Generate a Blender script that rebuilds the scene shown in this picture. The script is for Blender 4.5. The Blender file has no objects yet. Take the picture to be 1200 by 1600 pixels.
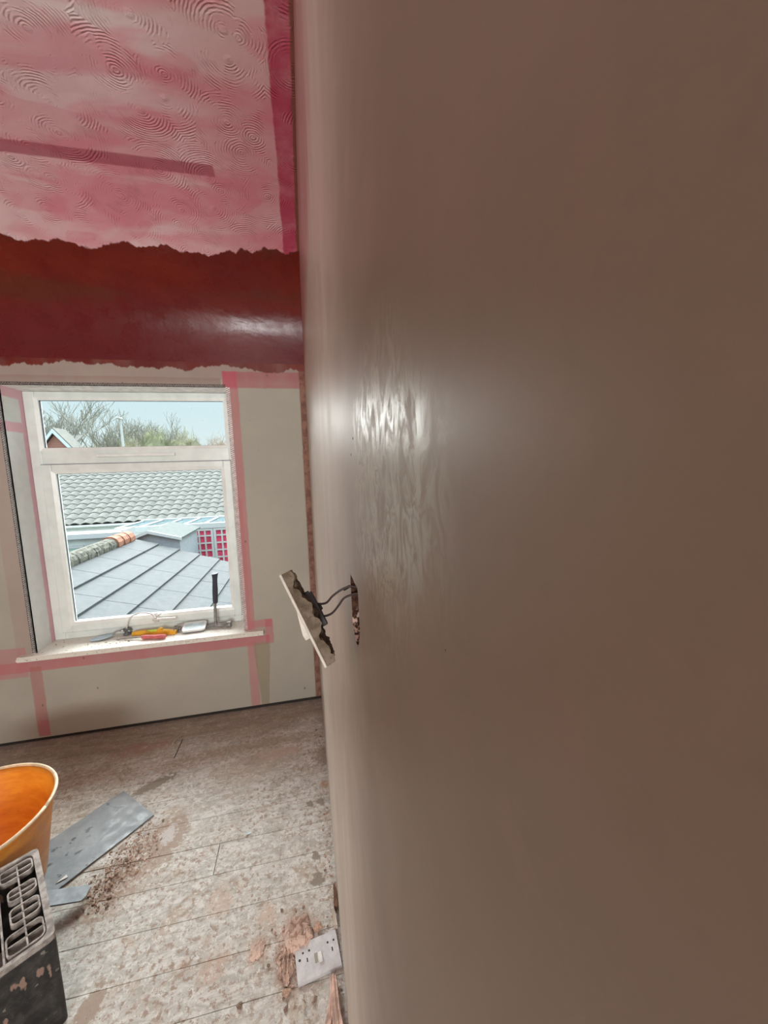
import bpy, bmesh, math, random
from mathutils import Vector, Matrix, Euler, noise as mnoise
random.seed(7)
PI = math.pi
scn = bpy.context.scene
COL = scn.collection

# ------------------------------------------------------------------ camera
CAM = Vector((-0.0389, 0.0, 1.4))
FPX = 596.07
ROWS = [Vector((0.97777288, -0.20759017, -0.02943681)),      # right
        Vector((-0.05283969, -0.10810866, -0.99273384)),     # down
        Vector((0.20289941, 0.97222366, -0.11667472))]       # forward
cd = bpy.data.cameras.new('camera'); co = bpy.data.objects.new('camera', cd); COL.objects.link(co)
m = Matrix.Identity(4)
for i in range(3):
    m[i][0] = ROWS[0][i]; m[i][1] = -ROWS[1][i]; m[i][2] = -ROWS[2][i]; m[i][3] = CAM[i]
co.matrix_world = m
cd.sensor_fit = 'HORIZONTAL'; cd.sensor_width = 36; cd.lens = 36 * FPX / 1200
cd.clip_start = 0.002; cd.clip_end = 500
scn.camera = co

# ------------------------------------------------------------------ view, world, lights
vs = scn.view_settings
scn.display_settings.display_device = 'sRGB'
vs.view_transform = 'Standard'; vs.look = 'None'; vs.gamma = 1; vs.use_curve_mapping = False
vs.exposure = 0.0

w = bpy.data.worlds.new('world'); scn.world = w; w.use_nodes = True
wn = w.node_tree; wn.nodes.clear()
wo = wn.nodes.new('ShaderNodeOutputWorld'); bg = wn.nodes.new('ShaderNodeBackground')
tc = wn.nodes.new('ShaderNodeTexCoord'); sx = wn.nodes.new('ShaderNodeSeparateXYZ')
rp = wn.nodes.new('ShaderNodeValToRGB')
wn.links.new(tc.outputs['Generated'], sx.inputs[0]); wn.links.new(sx.outputs['Z'], rp.inputs[0])
rp.color_ramp.elements[0].position = 0.0; rp.color_ramp.elements[0].color = (0.86, 0.93, 0.93, 1)
rp.color_ramp.elements[1].position = 0.55; rp.color_ramp.elements[1].color = (2.9, 3.3, 3.6, 1)
e = rp.color_ramp.elements.new(0.2); e.color = (0.66, 0.86, 0.93, 1)
wn.links.new(rp.outputs[0], bg.inputs[0]); bg.inputs[1].default_value = 1.0
wn.links.new(bg.outputs[0], wo.inputs[0])

def lamp(name, kind, loc, direction, energy, color=(1, 1, 1), **kw):
    d = bpy.data.lights.new(name, kind); d.energy = energy; d.color = color
    for k, v in kw.items(): setattr(d, k, v)
    o = bpy.data.objects.new(name, d); COL.objects.link(o); o.location = loc
    o.rotation_euler = Vector(direction).to_track_quat('-Z', 'Y').to_euler()
    return o
# bright overcast sky patch beyond the gardens, coming in through the window
lamp('sun', 'SUN', (-3, 10, 8), (0.14, -0.87, -0.46), 15.0, (1.0, 0.99, 0.96), angle=math.radians(74))
# added fill lamp behind the camera, brightening the room; no window known there
lamp('rear_fill_lamp', 'AREA', (-0.62, -2.78, 1.35), (-0.22, 1, 1.05), 140, (0.97, 1.0, 0.97),
     shape='RECTANGLE', size=1.1, size_y=1.2)

# ------------------------------------------------------------------ pixel to world point on a plane
def at(px, py, ax, val):
    v = ROWS[0] * ((px - 600) / FPX) + ROWS[1] * ((py - 800) / FPX) + ROWS[2]
    t = (val - CAM[ax]) / v[ax]
    return CAM + v * t

# ------------------------------------------------------------------ node graph helper
class G:
    def __init__(s, name, rough=0.6, spec=0.5):
        s.m = bpy.data.materials.new(name); s.m.use_nodes = True
        s.t = s.m.node_tree; s.b = s.t.nodes['Principled BSDF']
        s.b.inputs['Roughness'].default_value = rough
        s.b.inputs['Specular IOR Level'].default_value = spec
        s.tc = s.t.nodes.new('ShaderNodeTexCoord')
        s._xyz = None
    def n(s, t): return s.t.nodes.new(t)
    def L(s, a, b): s.t.links.new(a, b)
    def put(s, sock, v):
        if hasattr(v, 'is_output') or isinstance(v, bpy.types.NodeSocket): s.L(v, sock)
        elif isinstance(v, (tuple, list)) and len(v) == 3 and len(sock.default_value) == 4: sock.default_value = (*v, 1)
        else: sock.default_value = v
    def obj(s): return s.tc.outputs['Object']
    def xyz(s):
        if not s._xyz:
            q = s.n('ShaderNodeSeparateXYZ'); s.L(s.obj(), q.inputs[0]); s._xyz = q.outputs
        return s._xyz
    def scaled(s, sc, src=None):
        q = s.n('ShaderNodeMapping'); s.L(src or s.obj(), q.inputs[0]); q.inputs['Scale'].default_value = sc
        return q.outputs[0]
    def noise(s, scale, detail=4, rough=0.55, stretch=None, dist=0.0, col=False):
        q = s.n('ShaderNodeTexNoise'); s.L(s.scaled(stretch) if stretch else s.obj(), q.inputs['Vector'])
        q.inputs['Scale'].default_value = scale; q.inputs['Detail'].default_value = detail
        q.inputs['Roughness'].default_value = rough; q.inputs['Distortion'].default_value = dist
        return q.outputs['Color' if col else 'Fac']
    def voro(s, scale, feature='F1', out='Distance', rnd=1.0):
        q = s.n('ShaderNodeTexVoronoi'); q.feature = feature; s.L(s.obj(), q.inputs['Vector'])
        q.inputs['Scale'].default_value = scale; q.inputs['Randomness'].default_value = rnd
        return q.outputs[out]
    def m_(s, op, a, b=None, c=None, clamp=False):
        q = s.n('ShaderNodeMath'); q.operation = op; q.use_clamp = clamp
        s.put(q.inputs[0], a)
        if b is not None: s.put(q.inputs[1], b)
        if c is not None: s.put(q.inputs[2], c)
        return q.outputs[0]
    def ss(s, v, a, b, lo=0.0, hi=1.0):
        q = s.n('ShaderNodeMapRange'); q.interpolation_type = 'SMOOTHSTEP'
        s.put(q.inputs[0], v); q.inputs[1].default_value = a; q.inputs[2].default_value = b
        q.inputs[3].default_value = lo; q.inputs[4].default_value = hi
        return q.outputs[0]
    def mix(s, f, a, b, mode='MIX'):
        q = s.n('ShaderNodeMix'); q.data_type = 'RGBA'; q.blend_type = mode
        s.put(q.inputs[0], f); s.put(q.inputs[6], a); s.put(q.inputs[7], b)
        return q.outputs[2]
    def bump(s, h, strength=0.3, dist=0.01, prev=None):
        q = s.n('ShaderNodeBump'); q.inputs['Strength'].default_value = strength; q.inputs['Distance'].default_value = dist
        s.L(h, q.inputs['Height'])
        if prev: s.L(prev, q.inputs['Normal'])
        return q.outputs[0]
    def rect(s, u, v, u0, u1, v0, v1, f=0.006, wob=None):
        """soft-edged rectangle mask, wob = noise socket added to both"""
        if wob is not None: u = s.m_('ADD', u, wob); v = s.m_('ADD', v, wob)
        a = s.ss(u, u0 - f, u0 + f); b = s.ss(u, u1 - f, u1 + f, 1, 0)
        c = s.ss(v, v0 - f, v0 + f); d = s.ss(v, v1 - f, v1 + f, 1, 0)
        return s.m_('MULTIPLY', s.m_('MULTIPLY', a, b), s.m_('MULTIPLY', c, d))
    def ell(s, u, v, cu, cv, ru, rv, ang, wob, soft=0.25):
        du = s.m_('SUBTRACT', u, cu); dv = s.m_('SUBTRACT', v, cv); ca, sa = math.cos(ang), math.sin(ang)
        a = s.m_('ADD', s.m_('MULTIPLY', du, ca / ru), s.m_('MULTIPLY', dv, sa / ru))
        b = s.m_('ADD', s.m_('MULTIPLY', du, -sa / rv), s.m_('MULTIPLY', dv, ca / rv))
        r = s.m_('SQRT', s.m_('ADD', s.m_('MULTIPLY', a, a), s.m_('MULTIPLY', b, b)))
        r = s.m_('ADD', r, wob)
        return s.ss(r, 1 - soft, 1 + soft, 1, 0)
    def mx(s, *a):
        r = a[0]
        for x in a[1:]: r = s.m_('MAXIMUM', r, x)
        return r
    def color(s, c): s.put(s.b.inputs['Base Color'], c); return s
    def rough(s, r): s.put(s.b.inputs['Roughness'], r); return s
    def normal(s, nn): s.L(nn, s.b.inputs['Normal']); return s

def simple(name, c, rough=0.5, metal=0.0, var=0.12, nscale=30, bump=0.0, bdist=0.002, spec=0.5):
    g = G(name, rough, spec); g.b.inputs['Metallic'].default_value = metal
    f = g.noise(nscale, 5)
    lo = tuple(max(0, x * (1 - var)) for x in c); hi = tuple(min(1, x * (1 + var)) for x in c)
    g.color(g.mix(g.ss(f, 0.35, 0.65), lo, hi))
    if bump: g.normal(g.bump(f, bump, bdist))
    return g.m

# ------------------------------------------------------------------ mesh helpers
def link(name, bm, mat, parent=None, smooth=False):
    me = bpy.data.meshes.new(name); bmesh.ops.recalc_face_normals(bm, faces=bm.faces) if not getattr(bm, '_norecalc', False) else None
    bm.to_mesh(me); bm.free()
    if mat:
        for q in (mat if isinstance(mat, (list, tuple)) else [mat]): me.materials.append(q)
    if smooth:
        for p in me.polygons: p.use_smooth = True
    o = bpy.data.objects.new(name, me); COL.objects.link(o)
    if parent: o.parent = parent
    return o
def tag(o, label, cat, group=None, kind=None):
    o['label'] = label; o['category'] = cat
    if group: o['group'] = group
    if kind: o['kind'] = kind
    return o
def struct(o, label=None):
    o['kind'] = 'structure'
    if label: o['label'] = label
    return o
def empty(name, loc=(0, 0, 0), rot=(0, 0, 0)):
    o = bpy.data.objects.new(name, None); COL.objects.link(o); o.location = loc; o.rotation_euler = rot
    o.empty_display_size = 0.05
    return o
def box(bm, a, b, bevel=0.0, mat=None, seg=2):
    a = Vector(a); b = Vector(b); c = (a + b) / 2; d = b - a
    r = bmesh.ops.create_cube(bm, size=1.0)
    vv = r['verts']
    for v in vv: v.co = Vector((v.co.x * d.x, v.co.y * d.y, v.co.z * d.z)) + c
    if mat is not None:
        for v in vv: v.co = mat @ v.co
    if bevel:
        es = list({e for v in vv for e in v.link_edges})
        bmesh.ops.bevel(bm, geom=es, offset=bevel, segments=seg, affect='EDGES', profile=0.5)
def poly_prism(bm, pts, vec):
    """closed polygon (3-D points) extruded by vec"""
    vs_ = [bm.verts.new(p) for p in pts]
    vt = [bm.verts.new(Vector(p) + Vector(vec)) for p in pts]
    bm.faces.new(vs_); bm.faces.new(list(reversed(vt)))
    n = len(pts)
    for i in range(n): bm.faces.new([vs_[(i + 1) % n], vs_[i], vt[i], vt[(i + 1) % n]])
def tube(bm, pts, r, n=8, cap=True):
    pts = [Vector(p) for p in pts]
    rs = r if isinstance(r, (list, tuple)) else [r] * len(pts)
    rings = []; up = None
    for i, p in enumerate(pts):
        t = (pts[min(i + 1, len(pts) - 1)] - pts[max(i - 1, 0)]).normalized()
        if up is None: up = t.orthogonal().normalized()
        up = (up - t * up.dot(t))
        up = up.normalized() if up.length > 1e-6 else t.orthogonal().normalized()
        s_ = t.cross(up)
        rings.append([bm.verts.new(p + (up * math.cos(2 * PI * k / n) + s_ * math.sin(2 * PI * k / n)) * rs[i]) for k in range(n)])
    for a, b in zip(rings, rings[1:]):
        for k in range(n): bm.faces.new([a[k], a[(k + 1) % n], b[(k + 1) % n], b[k]])
    if cap and n > 2: bm.faces.new(list(reversed(rings[0]))); bm.faces.new(rings[-1])
def lathe(bm, prof, n=48, cx=0, cy=0):
    rings = [[bm.verts.new((cx + r * math.cos(2 * PI * k / n), cy + r * math.sin(2 * PI * k / n), z)) for k in range(n)] for r, z in prof]
    for a, b in zip(rings, rings[1:]):
        for k in range(n): bm.faces.new([a[k], a[(k + 1) % n], b[(k + 1) % n], b[k]])
    return rings
def smoothpts(P, k=6):
    P = [Vector(p) for p in P]; out = []
    for i in range(len(P) - 1):
        p0 = P[max(i - 1, 0)]; p1 = P[i]; p2 = P[i + 1]; p3 = P[min(i + 2, len(P) - 1)]
        for j in range(k):
            t = j / k
            out.append(0.5 * ((2 * p1) + (p2 - p0) * t + (2 * p0 - 5 * p1 + 4 * p2 - p3) * t * t + (-p0 + 3 * p1 - 3 * p2 + p3) * t ** 3))
    out.append(P[-1]); return out
def panel_with_hole(bm, outer, hole, vec):
    """flat panel outline with a hole, given thickness vec"""
    vo = [bm.verts.new(p) for p in outer]; vh = [bm.verts.new(p) for p in hole]
    es = [bm.edges.new((v[i], v[(i + 1) % len(v)])) for v in (vo, vh) for i in range(len(v))]
    r = bmesh.ops.triangle_fill(bm, use_beauty=True, use_dissolve=False, edges=es)
    fs = [f for f in r['geom'] if isinstance(f, bmesh.types.BMFace)]
    ex = bmesh.ops.extrude_face_region(bm, geom=fs)
    for v in ex['geom']:
        if isinstance(v, bmesh.types.BMVert): v.co += Vector(vec)

# ------------------------------------------------------------------ materials of the room
Y1, YF, XL, XR, ZB, ZT = 2.2246, 2.381, -1.444, -0.416, 0.4918, 1.8479

def mat_right_wall():
    g = G('skimmed_plaster_wall', 0.4, 0.5)
    big = g.noise(2.2, 4); mid = g.noise(14, 5, 0.6); fine = g.noise(160, 4, 0.6); blot = g.noise(70, 4, 0.6)
    c = g.mix(g.ss(big, 0.35, 0.65), (0.170, 0.117, 0.080), (0.155, 0.110, 0.076))
    c = g.mix(g.ss(mid, 0.45, 0.75, 0, 0.35), c, (0.20, 0.130, 0.095))
    c = g.mix(g.ss(blot, 0.5, 0.7, 0, 0.22), c, (0.20, 0.118, 0.088))
    c = g.mix(g.ss(fine, 0.5, 0.75, 0, 0.15), c, (0.12, 0.082, 0.058))
    x, y, z = g.xyz()
    # paler plaster further along and low down, with horizontal scuffs
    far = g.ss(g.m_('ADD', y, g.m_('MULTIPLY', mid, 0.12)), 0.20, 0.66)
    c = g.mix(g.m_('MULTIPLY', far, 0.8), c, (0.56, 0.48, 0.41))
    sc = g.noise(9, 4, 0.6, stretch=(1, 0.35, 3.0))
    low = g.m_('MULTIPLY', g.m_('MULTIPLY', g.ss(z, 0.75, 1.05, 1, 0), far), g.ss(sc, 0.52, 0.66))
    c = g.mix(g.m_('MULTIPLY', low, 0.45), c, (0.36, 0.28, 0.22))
    # vertical smears of sealer plus painted-in ceiling reflection high on the wall and pale streaks along it
    vs_ = g.noise(10, 4, 0.6, stretch=(1, 1.4, 0.12))
    top = g.m_('MULTIPLY', g.ss(g.m_('ADD', z, g.m_('MULTIPLY', vs_, 0.25)), 1.98, 2.14), g.ss(y, 0.45, 0.9))
    c = g.mix(g.m_('MULTIPLY', top, g.ss(vs_, 0.3, 0.6, 0.35, 0.75)), c, (0.36, 0.12, 0.12))
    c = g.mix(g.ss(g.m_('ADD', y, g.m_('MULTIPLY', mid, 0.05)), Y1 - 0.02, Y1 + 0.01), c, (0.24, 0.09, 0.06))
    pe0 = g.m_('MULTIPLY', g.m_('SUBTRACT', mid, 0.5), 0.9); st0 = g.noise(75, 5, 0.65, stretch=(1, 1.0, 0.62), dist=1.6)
    c = g.mix(g.m_('MULTIPLY', g.ell(y, z, 0.20, 1.395, 0.085, 0.065, 0.0, pe0, 0.35), g.ss(st0, 0.38, 0.62, 0.55, 0.12)), c, (0.33, 0.30, 0.225))  # pale streaky patch painting the window's sheen into the wall colour
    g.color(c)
    # wet and dry trowel marks change the sheen
    st = g.noise(75, 5, 0.65, stretch=(1, 1.0, 0.62), dist=1.6)
    pe = g.m_('MULTIPLY', g.m_('SUBTRACT', mid, 0.5), 0.9)
    patch = g.ell(y, z, 0.205, 1.385, 0.095, 0.075, 0.0, pe, 0.25)
    r = g.ss(big, 0.3, 0.7, 0.43, 0.50)
    r = g.m_('ADD', r, g.m_('MULTIPLY', far, g.ss(vs_, 0.35, 0.65, -0.12, -0.01)))
    r = g.m_('ADD', r, g.m_('MULTIPLY', patch, g.ss(st, 0.38, 0.62, -0.19, 0.03)))
    g.rough(r)
    b = g.bump(g.noise(5, 2, 0.4), 0.10, 0.004)
    b2 = g.bump(g.m_('MULTIPLY', st, patch), 0.22, 0.0008, b)
    b2 = g.bump(fine, 0.10, 0.0004, b2)
    g.normal(b2)
    return g.m
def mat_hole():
    g = G('ragged_dark_hole_edge', 0.9, 0.1); n = g.noise(160, 4, 0.7); x, y, z = g.xyz()  # dark brown puts the shade of the recess into the cut edge's colour
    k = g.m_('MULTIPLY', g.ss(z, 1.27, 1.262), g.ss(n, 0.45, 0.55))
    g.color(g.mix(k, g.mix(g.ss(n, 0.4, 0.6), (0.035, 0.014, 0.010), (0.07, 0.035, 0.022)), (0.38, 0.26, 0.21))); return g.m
def mat_end_wall():
    g = G('plasterboard_pink_taped', 0.75, 0.25)
    x, y, z = g.xyz()
    n1 = g.noise(3, 4); n2 = g.noise(22, 5, 0.65); n3 = g.noise(60, 4)
    wob = g.m_('MULTIPLY', g.m_('SUBTRACT', n2, 0.5), 0.012)
    c = g.mix(g.ss(n1, 0.35, 0.65), (0.44, 0.415, 0.355), (0.40, 0.38, 0.325))
    c = g.mix(g.ss(n3, 0.6, 0.8, 0, 0.25), c, (0.30, 0.25, 0.20))
    streak = g.noise(12, 5, 0.6, stretch=(1, 1, 0.4))
    pk = (0.50, 0.18, 0.19); pks = (0.52, 0.09, 0.13)
    def pband(c, u0, u1, v0, v1, col=pk, al=0.75, f=0.004):
        mk = g.rect(x, z, u0, u1, v0, v1, f, wob)
        mk = g.m_('MULTIPLY', mk, g.ss(streak, 0.2, 0.7, al * 0.75, al))
        return g.mix(mk, c, col)
    # mauve skim between the window head and the red sealer
    c = pband(c, -3.3, 0.05, 1.885, 2.3, (0.30, 0.18, 0.17), 0.55, 0.02)
    c = pband(c, -3.3, -0.44, 1.85, 1.895, (0.27, 0.15, 0.14), 0.55)
    c = pband(c, -0.43, 0.05, 1.845, 1.93, (0.40, 0.10, 0.12), 0.7)
    c = pband(c, -0.43, -0.36, 1.84, 1.93, pks, 0.75)
    c = pband(c, -0.425, -0.355, 0.47, 1.85)
    c = pband(c, -0.425, -0.375, 0.47, 1.25, pk, 0.6)
    c = pband(c, XL - 0.085, XL + 0.01, 0.47, 1.9, (0.36, 0.17, 0.16), 0.25)
    c = pband(c, -1.70, -0.28, 0.395, 0.452, pk, 0.9)
    c = pband(c, -1.75, -1.49, 0.37, 0.53, pk, 0.6)
    c = pband(c, -0.42, -0.26, 0.50, 0.545, pk, 0.75)
    c = pband(c, -0.30, -0.255, 0.40, 0.545, pks, 0.6)
    c = pband(c, -0.405, -0.355, 0.0, 0.42, pk, 0.65)
    c = pband(c, -1.485, -1.43, 0.03, 0.42, (0.42, 0.16, 0.15), 0.7)
    c = pband(c, -1.48, -1.43, 0.03, 0.12, pk, 0.7)
    # damp beige run under the sill end
    wdt = g.ss(z, 0.0, 0.42, 0.022, 0.045)
    run = g.ss(g.m_('ABSOLUTE', g.m_('SUBTRACT', g.m_('ADD', x, wob), -0.325)), 0.0, 1.0)
    run = g.m_('MULTIPLY', g.m_('LESS_THAN', g.m_('ABSOLUTE', g.m_('SUBTRACT', g.m_('ADD', x, wob), -0.325)), wdt), g.ss(z, 0.40, 0.42, 1, 0))
    c = g.mix(g.m_('MULTIPLY', run, 0.7), c, (0.30, 0.255, 0.17))
    # corner strip
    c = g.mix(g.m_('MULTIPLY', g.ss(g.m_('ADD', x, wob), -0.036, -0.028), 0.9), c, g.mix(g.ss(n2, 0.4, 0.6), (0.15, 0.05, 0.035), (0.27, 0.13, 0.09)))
    # glossy red sealer, ragged lower edge with drips
    edge = g.m_('ADD', z, g.m_('ADD', g.ss(g.noise(3.0, 5, 0.7, stretch=(1, 1, 0.01)), 0.2, 0.8, -0.035, 0.035), g.m_('MULTIPLY', g.m_('SUBTRACT', n2, 0.5), 0.02)))
    rd = g.ss(edge, 1.945, 1.953)
    c = g.mix(g.m_('MULTIPLY', rd, g.ss(streak, 0.2, 0.6, 0.82, 1.0)), c, g.mix(g.ss(n1, 0.4, 0.6), (0.12, 0.010, 0.008), (0.17, 0.022, 0.012)))
    g.color(c)
    sk = g.n('ShaderNodeTexVoronoi'); g.L(g.scaled((1, 1, 0.7)), sk.inputs['Vector']); sk.inputs['Scale'].default_value = 8.5
    c2 = g.mix(g.ss(sk.outputs['Distance'], 0.055, 0.035, 0, 0.7), c, (0.16, 0.13, 0.10)); g.color(c2)
    g.rough(g.m_('SUBTRACT', 0.75, g.m_('MULTIPLY', rd, 0.35)))
    g.normal(g.bump(n3, 0.15, 0.001))
    return g.m
def mat_ceiling():
    g = G('artex_ceiling_pink_sealer', 0.4, 0.5)
    x, y, z = g.xyz()
    n1 = g.noise(1.6, 5, 0.6, dist=0.5); n2 = g.noise(9, 6, 0.7); n3 = g.noise(40, 4)
    n4 = g.noise(4, 3, 0.5, stretch=(0.5, 1.6, 1), dist=1.0)
    blk = g.noise(3.2, 2, 0.4, stretch=(0.8, 1.5, 1), dist=0.2)
    pale = (0.88, 0.77, 0.76); pink = (0.80, 0.36, 0.41); deep = (0.50, 0.07, 0.12)
    far = g.ss(y, 1.05, 1.45)
    c = g.mix(g.m_('MULTIPLY', g.ss(n4, 0.38, 0.62), g.ss(y, 0.5, 1.3, 0.2, 0.95)), pale, pink)
    c = g.mix(g.m_('MULTIPLY', g.ss(g.m_('ADD', x, g.m_('MULTIPLY', n1, 0.4)), -0.35, 0.0), 0.55), c, (0.52, 0.20, 0.20))
    c = g.mix(g.m_('MULTIPLY', far, 0.45), c, (0.60, 0.17, 0.23))
    c = g.mix(g.m_('MULTIPLY', g.ss(blk, 0.50, 0.53), 0.30), c, (0.62, 0.12, 0.18))
    c = g.mix(g.m_('MULTIPLY', g.ss(blk, 0.40, 0.38), 0.25), c, (0.62, 0.36, 0.38))
    wob = g.m_('MULTIPLY', g.m_('SUBTRACT', n2, 0.5), 0.02)
    # straight strip of tape
    c = g.mix(g.m_('MULTIPLY', g.rect(x, y, -3.2, TAPE_X, TAPE_Y0, TAPE_Y1, 0.004, g.m_('MULTIPLY', wob, 0.3)), 0.75), c, (0.36, 0.055, 0.09))
    # strip along the wall
    c = g.mix(g.m_('MULTIPLY', g.ss(g.m_('ADD', x, wob), -0.075, -0.068), g.ss(n2, 0.3, 0.6, 0.6, 0.95)), c, (0.42, 0.035, 0.085))
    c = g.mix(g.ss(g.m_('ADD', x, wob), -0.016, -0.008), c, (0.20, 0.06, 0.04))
    # red sealer on the curved strip above the window
    e = g.m_('ADD', y, g.m_('ADD', g.m_('MULTIPLY', wob, 1.2), g.ss(g.noise(2.3, 5, 0.7, stretch=(1, 0.05, 1)), 0.25, 0.75, -0.06, 0.04)))
    rd = g.ss(e, REDY, REDY + 0.008)
    g.put(g.b.inputs['Specular IOR Level'], g.m_('ADD', 0.5, g.m_('MULTIPLY', rd, -0.22)))
    red = g.mix(g.ss(n1, 0.35, 0.65), (0.12, 0.008, 0.006), (0.17, 0.018, 0.009))
    red = g.mix(g.ss(g.noise(5, 4, 0.6, stretch=(0.4, 1.5, 1.5)), 0.45, 0.65, 0, 0.7), red, (0.10, 0.022, 0.010))
    red = g.mix(g.ss(z, 2.28, 2.12, 0, 0.6), red, (0.11, 0.006, 0.012))  # darker lower down, shading of the curve put into the colour
    # lower ragged edge (falls on the wall part of the curve)
    c = g.mix(rd, c, red)
    g.color(c)
    g.rough(g.m_('ADD', g.m_('MULTIPLY', rd, -0.13), g.ss(n2, 0.3, 0.7, 0.34, 0.50)))
    # swirled combing
    v = g.n('ShaderNodeTexVoronoi'); v.feature = 'F1'; v.voronoi_dimensions = '2D'
    dst = g.n('ShaderNodeMix'); dst.data_type = 'VECTOR'
    g.L(g.obj(), v.inputs['Vector']); v.inputs['Scale'].default_value = 6.5; v.inputs['Randomness'].default_value = 1.0
    d = g.m_('ADD', v.outputs['Distance'], g.m_('MULTIPLY', n2, 0.16))
    ring = g.m_('SINE', g.m_('MULTIPLY', d, 110))
    cut = g.ss(g.noise(11, 4, 0.7), 0.48, 0.62)
    h = g.m_('MULTIPLY', g.m_('MULTIPLY', ring, cut), g.m_('SUBTRACT', 1.0, rd))
    core = g.m_('MULTIPLY', g.ss(v.outputs['Distance'], 0.10, 0.02), g.m_('SUBTRACT', 1.0, rd))
    h = g.m_('ADD', h, g.m_('MULTIPLY', g.m_('MULTIPLY', g.noise(60, 4, 0.7), core), 2.0))
    b = g.bump(h, 0.5, 0.0022)
    b = g.bump(n3, g_b3, 0.002, b)
    b = g.bump(n1, 0.5, 0.012, b)
    g.normal(b)
    return g.m
g_b3 = 0.25
def ceil_line(px, py, zc): return at(px, py, 2, zc)
# profile of the wall head curving into the ceiling (y, z)
PROF = [(Y1 - 0.0005, 1.975), (2.221, 2.07), (2.208, 2.155), (2.175, 2.24), (2.115, 2.32), (2.02, 2.395), (1.89, 2.455),
        (1.72, 2.50), (1.5, 2.53), (1.2, 2.545), (0.8, 2.55), (0.2, 2.55), (-2.9, 2.55)]
def prof_z(y):
    for (a, b), (c, d) in zip(PROF[1:], PROF[2:]):
        if c <= y <= a: return b + (d - b) * (a - y) / (a - c)
    return 2.55
def hit_ceiling(px, py):
    z = 2.4
    for _ in range(40):
        p = at(px, py, 2, z); z += (prof_z(min(max(p.y, -2), Y1 - .001)) - z) * 0.4
    return p
REDY = (hit_ceiling(20, 366).y + hit_ceiling(440, 386).y) / 2
TAPE_X = hit_ceiling(331, 256).x; TAPE_Y1 = hit_ceiling(160, 257).y; TAPE_Y0 = hit_ceiling(160, 238).y

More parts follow.
